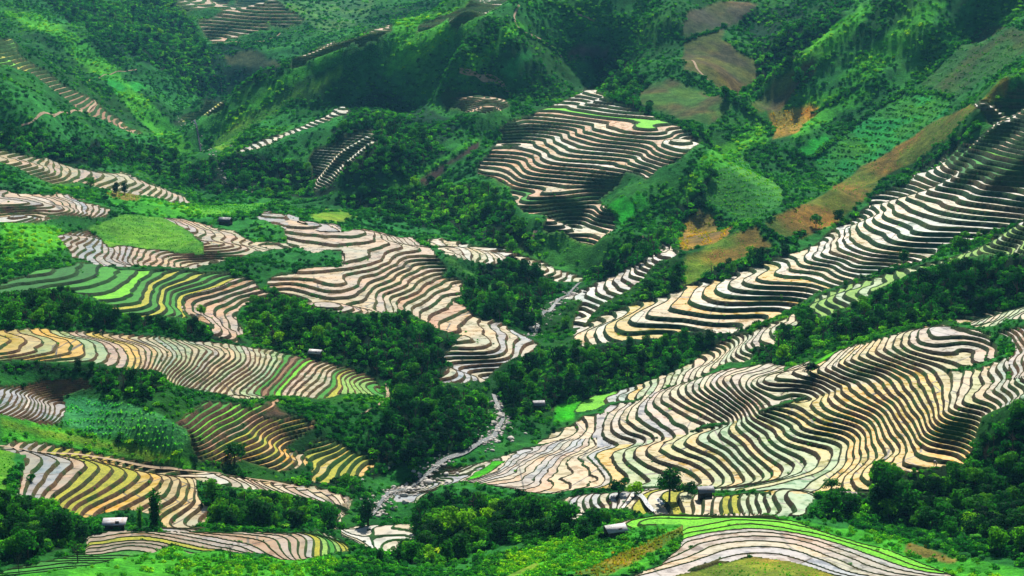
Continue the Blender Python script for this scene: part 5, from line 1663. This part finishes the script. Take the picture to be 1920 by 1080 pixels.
SHR = [proto('shrub', shrub_mesh(300 + i), M_SHRUB, at, 1.6, lb, 'shrub') for i, (at, lb) in enumerate(SHRUB_AT)]
LSH = [proto('lush_shrub', shrub_mesh(400 + i, 120, .24), M_LUSH, at, 1.5, lb, 'shrub') for i, (at, lb) in enumerate(LUSH_AT)]
DSH = [proto('weed_clump', tuft_mesh(500 + i, 26), M_DRY, at, 1.1, lb, 'weeds') for i, (at, lb) in enumerate(DRY_AT)]
CSH = [proto('maize_plant', tuft_mesh(600 + i, 14, 1.2), M_CORN, at, 1.1, lb, 'maize plant') for i, (at, lb) in enumerate(CORN_AT)]
GSH = [proto('grass_tuft', tuft_mesh(700 + i, 24, .9), M_LUSH, at, .8, lb, 'grass') for i, (at, lb) in enumerate(GRASS_AT)]


def sample(mask, dens):
    """random points over faces; dens per square metre (scalar or array)"""
    i, j = np.where(mask)
    lam = AREA3[i, j] * (dens if np.isscalar(dens) else dens[i, j])
    n = rng.poisson(lam); i = np.repeat(i, n); j = np.repeat(j, n)
    a = az[j] + rng.uniform(0, 1, len(j)) * (az[j + 1] - az[j]); d = D[i] + rng.uniform(0, 1, len(i)) * (D[i + 1] - D[i])
    x, y = np.sin(a) * d, np.cos(a) * d
    return x, y, zat(x, y), i, j


vis = inframe & (FH < 14)
AREA3 = AREA * np.sqrt(1 + np.clip(DZX ** 2 + DZD ** 2, 0, 6))
ahead = np.zeros(FX.shape)          # terraces just behind (seen above) a point: keep plants low there
ff = (OWN >= 0) & (OWN < 100)
for s_ in range(1, 7):
    ahead[:-s_] = np.maximum(ahead[:-s_], ff[s_:])
thin = np.clip(FD / 500, .7, 1.9)
clump = np.clip(.55 + .9 * fbm(FX / 17, FY / 17, 81, 3), .12, 1.6)
rdf = fc(rd)


def scatter_cover(name, mask, dens, smin, smax, protos, row=0):
    x, y, z, i, j = sample(mask & vis & (rdf > 1.8), dens)
    if row:                      # planted in rows along the slope
        q = z / row + .25 * vnoise(x / 12, y / 12, 91); keep = q - np.floor(q) < .5
        x, y, z, i, j = x[keep], y[keep], z[keep], i[keep], j[keep]
    s = rng.uniform(smin, smax, len(x)) * np.where(ahead[i, j] > 0, .5, 1) * (.75 + .25 * thin[i, j])
    gn_scatter(name, np.c_[x, y, z - .08 * s], s, rng.uniform(0, 6.28, len(x)), rng.integers(0, len(protos), len(x)), [[p] for p in protos])
    print(name, len(x))


opn = (OWN < 0) & ~WOODMASK
# dense hedges along the edges of the hill fields
for pts, hw in HEDGES:
    P = [pick(a, b) for a, b in tr(pts)]; Q = []
    for p, q in zip(P[:-1], P[1:]):
        n = max(1, int(np.linalg.norm(q - p) / .7))
        for t_ in range(n):
            c = p + (q - p) * (t_ + random.random()) / n; Q.append((c[0] + random.gauss(0, hw * .5), c[1] + random.gauss(0, hw * .5)))
    Q = np.array(Q); n = len(Q); sc_ = rng.uniform(.9, 1.9, n)
    gn_scatter('hedge', np.c_[Q, zat(Q[:, 0], Q[:, 1]) - .1], sc_, rng.uniform(0, 6.28, n), rng.integers(0, len(SHR), n), [[p] for p in SHR])
scatter_cover('scrub', opn & ((COVER == 0) | (COVER == 2)), .55 * clump / thin ** 1.25, .45, 1.45, SHR)
scatter_cover('undergrowth', WOODMASK, .3 / thin, .9, 2.3, SHR)
scatter_cover('lush_sunlit_scrub', opn & (COVER == 1), .5 * clump / thin ** 1.2, .4, 1.3, LSH)
scatter_cover('weeds', opn & (COVER == 3), .6 * clump, .4, 1.1, DSH + GSH)
for i, k in enumerate(PKEYS):
    p = PATCH[k]
    pl = p.get('plants')
    if not pl: continue
    m = OWN == 100 + i
    protos = dict(corn=CSH, lush=LSH, shrub=SHR, dry=DSH, grass=GSH)[pl]
    scatter_cover({'corn': 'maize', 'lush': 'crop_plants', 'shrub': 'low_scrub', 'dry': 'weeds', 'grass': 'grass'}[pl], m, p.get('dens', .4), p.get('smin', .4), p.get('smax', .9), protos, p.get('row', 0))
# grass and weeds along the terrace banks
bx = []
i, j = np.where(ff & vis)
n = rng.poisson(AREA[i, j] * np.clip(.035 * 500 / FD[i, j], 0, .05)); i = np.repeat(i, n); j = np.repeat(j, n)
a = az[j] + rng.uniform(0, 1, len(j)) * (az[j + 1] - az[j]); d = D[i] + rng.uniform(0, 1, len(i)) * (D[i + 1] - D[i])
x, y = np.sin(a) * d, np.cos(a) * d; z = zat(x, y)
o = OWN[i, j]; zg = np.zeros(len(x)); fr = np.zeros(len(x))
for q, k in enumerate(FKEYS):
    m = o == q
    if m.any():
        f = FIELDS[k]; T_ = z2l(f, z[m]); lv = np.floor(T_); fr[m] = T_ - lv; za_ = l2z(f, lv); zg[m] = za_ + (l2z(f, lv + 1) - za_) * np.clip((fr[m] - .7) / .3, 0, 1)
ok = fr > .75
gn_scatter('bank_grass', np.c_[x, y, zg - .1][ok], rng.uniform(.25, .65, ok.sum()), rng.uniform(0, 6.28, ok.sum()), rng.integers(0, len(SHR), ok.sum()), [[p] for p in SHR])
print('plants', time.time() - T0)


# ================================================================== stream, falls, paths, boulders
def ribbon(name, pts, width, mat, lift=.2, drape=True, samples=None):
    P = np.array(pts, float)
    L = np.r_[0, np.cumsum(np.linalg.norm(np.diff(P[:, :2], axis=0), axis=1))]
    s = np.arange(0, L[-1], 1.6) if samples is None else np.linspace(0, L[-1], samples)
    Q = np.stack([np.interp(s, L, P[:, c]) for c in range(3)], -1)
    for _ in range(3):
        Q[1:-1] = .25 * Q[:-2] + .5 * Q[1:-1] + .25 * Q[2:]
    d = np.gradient(Q[:, :2], axis=0); d /= np.linalg.norm(d, axis=1, keepdims=True) + 1e-9; nrm = np.c_[-d[:, 1], d[:, 0]]
    wv = width * (1 + .25 * np.interp(s, np.arange(0, L[-1] + 9, 9), rng.uniform(-1, 1, len(np.arange(0, L[-1] + 9, 9)))))
    V = []; m = 5
    for k in range(m):
        o_ = (k / (m - 1) - .5)
        xy = Q[:, :2] + nrm * (wv * o_)[:, None]
        z = zat(xy[:, 0], xy[:, 1]) + lift if drape else Q[:, 2] + lift
        V.append(np.c_[xy, z])
    V = np.stack(V, 1); n = len(V); V = V.reshape(-1, 3)
    id_ = np.arange(n * m).reshape(n, m)
    F = np.stack([id_[:-1, :-1], id_[1:, :-1], id_[1:, 1:], id_[:-1, 1:]], -1).reshape(-1, 4)
    return mesh_obj(name, V, F, mat, smooth=True)


for a_, b_, wd in ((0, 8, 1.1), (10, 14, 1.1), (22, 24, .8)):
    tag(ribbon('stream', RIV[a_:b_], wd, M_STREAM, .35), kind='structure')
for pts, wd in PATHS:
    try:
        tag(ribbon('path', [pick(a, b) for a, b in tr(pts)], wd, M_PATH, .22), kind='structure')
    except Exception as e:
        print('path', pts, e)
for pts, wd, lb in FALLS:
    tag(ribbon('waterfall', [pick(a, b) for a, b in tr(pts)], wd, M_FALL, .5), lb, 'waterfall')


def boulder(p, s, label, group):
    import bmesh
    bm = bmesh.new(); bmesh.ops.create_icosphere(bm, subdivisions=2, radius=1)
    sd_ = random.randrange(999)
    for v in bm.verts:
        q = v.co; f = 1 + .28 * float(vnoise(np.array([q.x * 1.3 + 9]), np.array([q.y * 1.3 + q.z * 2 + 5]), sd_)[0])
        v.co = Vector((q.x * f * 1.25, q.y * f, q.z * f * .7))
    me = bpy.data.meshes.new('boulder'); bm.to_mesh(me); bm.free(); me.materials.append(M_ROCK)
    o = bpy.data.objects.new('boulder', me); COL.objects.link(o); o.location = (p[0], p[1], p[2] + s * .2); o.scale = (s,) * 3
    o.rotation_euler = (0, 0, random.uniform(0, 6.28)); tag(o, label, 'boulder', group)


for seglo, seghi, n, lb, gp in BOULDERS:
    for _ in range(n):
        t = random.uniform(seglo, seghi); k = int(t); q = RIV[k] + (RIV[min(k + 1, len(RIV) - 1)] - RIV[k]) * (t - k)
        x = q[0] + random.gauss(0, 4.2); y = q[1] + random.gauss(0, 4.2)
        boulder((x, y, float(zat(np.array([x]), np.array([y]))[0])), random.choice((.35, .5, .7, 1.)), lb, gp)


# cobbles and stones along the open reaches of the stream
STN = [o for o in COL.objects if o.name.startswith('boulder')][:4]
q = []
for lo, hi, n in ((.6, 3.6, 260), (4.4, 6.8, 240), (9.6, 12.4, 200), (20.2, 23.8, 180)):
    for _ in range(n):
        t_ = random.uniform(lo, hi); k = int(t_); c = RIV[k] + (RIV[k + 1] - RIV[k]) * (t_ - k); q.append((c[0] + random.gauss(0, 1.7), c[1] + random.gauss(0, 1.7)))
q = np.array(q); n = len(q)
gn_scatter('stones', np.c_[q, zat(q[:, 0], q[:, 1]) + .12], rng.uniform(.12, .6, n) ** 1.2, rng.uniform(0, 6.28, n), rng.integers(0, len(STN), n), [[p] for p in STN])


# ================================================================== huts and people
def box(cx, cy, cz, sx, sy, sz):
    V = np.array([(cx + a * sx / 2, cy + b * sy / 2, cz + c * sz / 2) for c in (-1, 1) for a, b in ((-1, -1), (1, -1), (1, 1), (-1, 1))])
    F = np.array([(0, 3, 2, 1), (4, 5, 6, 7), (0, 1, 5, 4), (1, 2, 6, 5), (2, 3, 7, 6), (3, 0, 4, 7)])
    return V, F


def slab(a, b, c, d, th):
    V = np.array([a, b, c, d], float); n = np.cross(V[1] - V[0], V[3] - V[0]); n /= np.linalg.norm(n); W = V - n * th
    return np.concatenate([V, W]), np.array([(0, 1, 2, 3), (7, 6, 5, 4), (0, 4, 5, 1), (1, 5, 6, 2), (2, 6, 7, 3), (3, 7, 4, 0)])


def hut(at, L, Wd, H, rise, yaw, roofmat, label, shed=False, wallmat=None):
    p = pick(*at); z = tz(p[0], p[1])
    root = empty('hut', (p[0], p[1], z + .05), R(yaw)); tag(root, label, 'hut')
    parts = [box(0, 0, H / 2 - .4, L, Wd, H + .8)]
    if not shed:
        for s in (-1, 1):          # gable ends, thin wedges
            x = s * (L / 2 - .06)
            V = np.array([(x - .05, -Wd / 2, H), (x - .05, Wd / 2, H), (x - .05, 0, H + rise - .1), (x + .05, -Wd / 2, H), (x + .05, Wd / 2, H), (x + .05, 0, H + rise - .1)])
            parts.append((V, np.array([(0, 1, 2, 2), (3, 5, 4, 4), (0, 2, 5, 3), (1, 4, 5, 2)])))
    tri = []
    V, F = merge(parts)
    F = [tuple(dict.fromkeys(f)) for f in F.tolist()]
    f3 = np.array([f for f in F if len(f) == 3]).reshape(-1, 3); f4 = np.array([f for f in F if len(f) == 4]).reshape(-1, 4)
    mesh_obj('wall', V, [f for f in (f4, f3) if len(f)], wallmat or M_WOOD, root)
    e = .55
    if shed:
        mesh_obj('roof', *slab((-L / 2 - e, -Wd / 2 - e, H - .05), (L / 2 + e, -Wd / 2 - e, H - .05), (L / 2 + e, Wd / 2 + e, H + rise), (-L / 2 - e, Wd / 2 + e, H + rise), .08), roofmat, root)
    else:
        k = rise / (Wd / 2) * e
        for s in (-1, 1):
            a = (-L / 2 - e, s * (Wd / 2 + e), H - k + .05); b = (L / 2 + e, s * (Wd / 2 + e), H - k + .05); c = (L / 2 + e, s * .01, H + rise + .05); d = (-L / 2 - e, s * .01, H + rise + .05)
            mesh_obj('roof', *(slab(a, b, c, d, .08) if s < 0 else slab(b, a, d, c, .08)), roofmat, root)
    mesh_obj('door', *box(L * .18, -Wd / 2 - .03, .85, .8, .08, 1.7), M_BARK, root)
    for s in (-1, 1):
        mesh_obj('post', *box(s * (L / 2 + .2), -Wd / 2 - .35, H / 2 - .5, .14, .14, H + .7), M_BARK, root)
    return root


for h in HUTS:
    hut(**h)


def person(at, yaw, shirt, trousers, bend, hat, label, dx=0):
    p = pick(*at); z = tz(p[0], p[1])
    root = bpy.data.objects.new('person', bpy.data.meshes.new('person')); COL.objects.link(root)
    root.location = (p[0] + dx, p[1], z - .12); root.rotation_euler = (0, 0, R(yaw)); tag(root, label, 'person')
    b = bend; hip = (0, 0, .86); ch = (0, -.42 * math.sin(b), .86 + .42 * math.cos(b)); nk = (0, -.55 * math.sin(b), .86 + .55 * math.cos(b)); hd = (0, -.70 * math.sin(b) - .03, .86 + .70 * math.cos(b))
    V = [hip, ch, nk, hd]; E = [(0, 1), (1, 2), (2, 3)]; RR = [.15, .17, .06, .1]
    for s in (-1, 1):
        o = len(V); V += [(s * .1, -.02, .8), (s * .11, -.08, .45), (s * .11, .02, .05), (s * .11, -.14, .02)]; E += [(0, o), (o, o + 1), (o + 1, o + 2), (o + 2, o + 3)]; RR += [.11, .075, .045, .04]
        o = len(V); V += [(s * .2, ch[1], ch[2] + .05), (s * .25, ch[1] - .1, ch[2] - .24), (s * .18, ch[1] - .26, ch[2] - .42)]; E += [(1, o), (o, o + 1), (o + 1, o + 2)]; RR += [.06, .048, .035]
        hnd = V[-1]
        for q in range(5):
            V.append((hnd[0] + (q - 2) * .022, hnd[1] - .05 - .02 * (2 - abs(q - 2)), hnd[2] - .07)); E.append((o + 2, len(V) - 1)); RR.append(.009)
    me = root.data; me.from_pydata(V, E, [])
    m = root.modifiers.new('skin', 'SKIN')
    for v, r in zip(me.skin_vertices[0].data, RR): v.radius = (r, r)
    me.skin_vertices[0].data[0].use_root = True
    root.modifiers.new('sub', 'SUBSURF').levels = 1
    me.materials.append(mat_simple('cloth', trousers, .9, .1, 6, .2))
    # clothes and hat
    n = 14
    ang = np.linspace(0, 2 * math.pi, n, endpoint=False)
    rows = [(.84, 0, .19, .15), (1.02, .5, .2, .16), (1.22, .9, .23, .17), (1.36, 1.1, .16, .12)]
    VV = []
    for zr, _, rx, ry in rows:
        t = (zr - .86) / .5; c = np.array((0, -.5 * t * math.sin(b), .86 + .5 * t * math.cos(b)))
        for a in ang: VV.append(c + np.array((rx * math.cos(a), ry * math.sin(a) * math.cos(b), ry * math.sin(a) * math.sin(b))))
    FF = [(r * n + k, r * n + (k + 1) % n, (r + 1) * n + (k + 1) % n, (r + 1) * n + k) for r in range(3) for k in range(n)]
    mesh_obj('shirt', np.array(VV), np.array(FF), mat_simple('shirt cloth', shirt, .9, .1, 6, .2), root, smooth=True)
    if hat:
        hc = np.array(hd); VV = [hc + np.array((.25 * math.cos(a), .25 * math.sin(a), .05)) for a in ang] + [hc + np.array((.05 * math.cos(a), .05 * math.sin(a), .2)) for a in ang]
        mesh_obj('hat', np.array(VV), [np.array([(k, (k + 1) % n, n + (k + 1) % n, n + k) for k in range(n)])], mat_simple('straw', hat, .9, .1, 8, .2), root)


for p_ in PEOPLE:
    person(**p_)
print('all', time.time() - T0)

# ------------------------------------------------------------------ the air over the valley
hz = NT('hazy air'); vol = hz.n('ShaderNodeVolumePrincipled'); vol.inputs['Color'].default_value = (.2, .66, 1, 1)
vol.inputs['Density'].default_value = .000045; vol.inputs['Anisotropy'].default_value = .2
hz.t.links.new(vol.outputs[0], hz.out.inputs['Volume'])
ztop = max(float(Z.max()), 0) + 25; zbot = float(ZL.min()) - 4
tag(mesh_obj('haze', *box(0, 1450, (ztop + zbot) / 2, 5600, 4400, ztop - zbot), hz.m), kind='stuff')
print('haze', ztop, zbot)
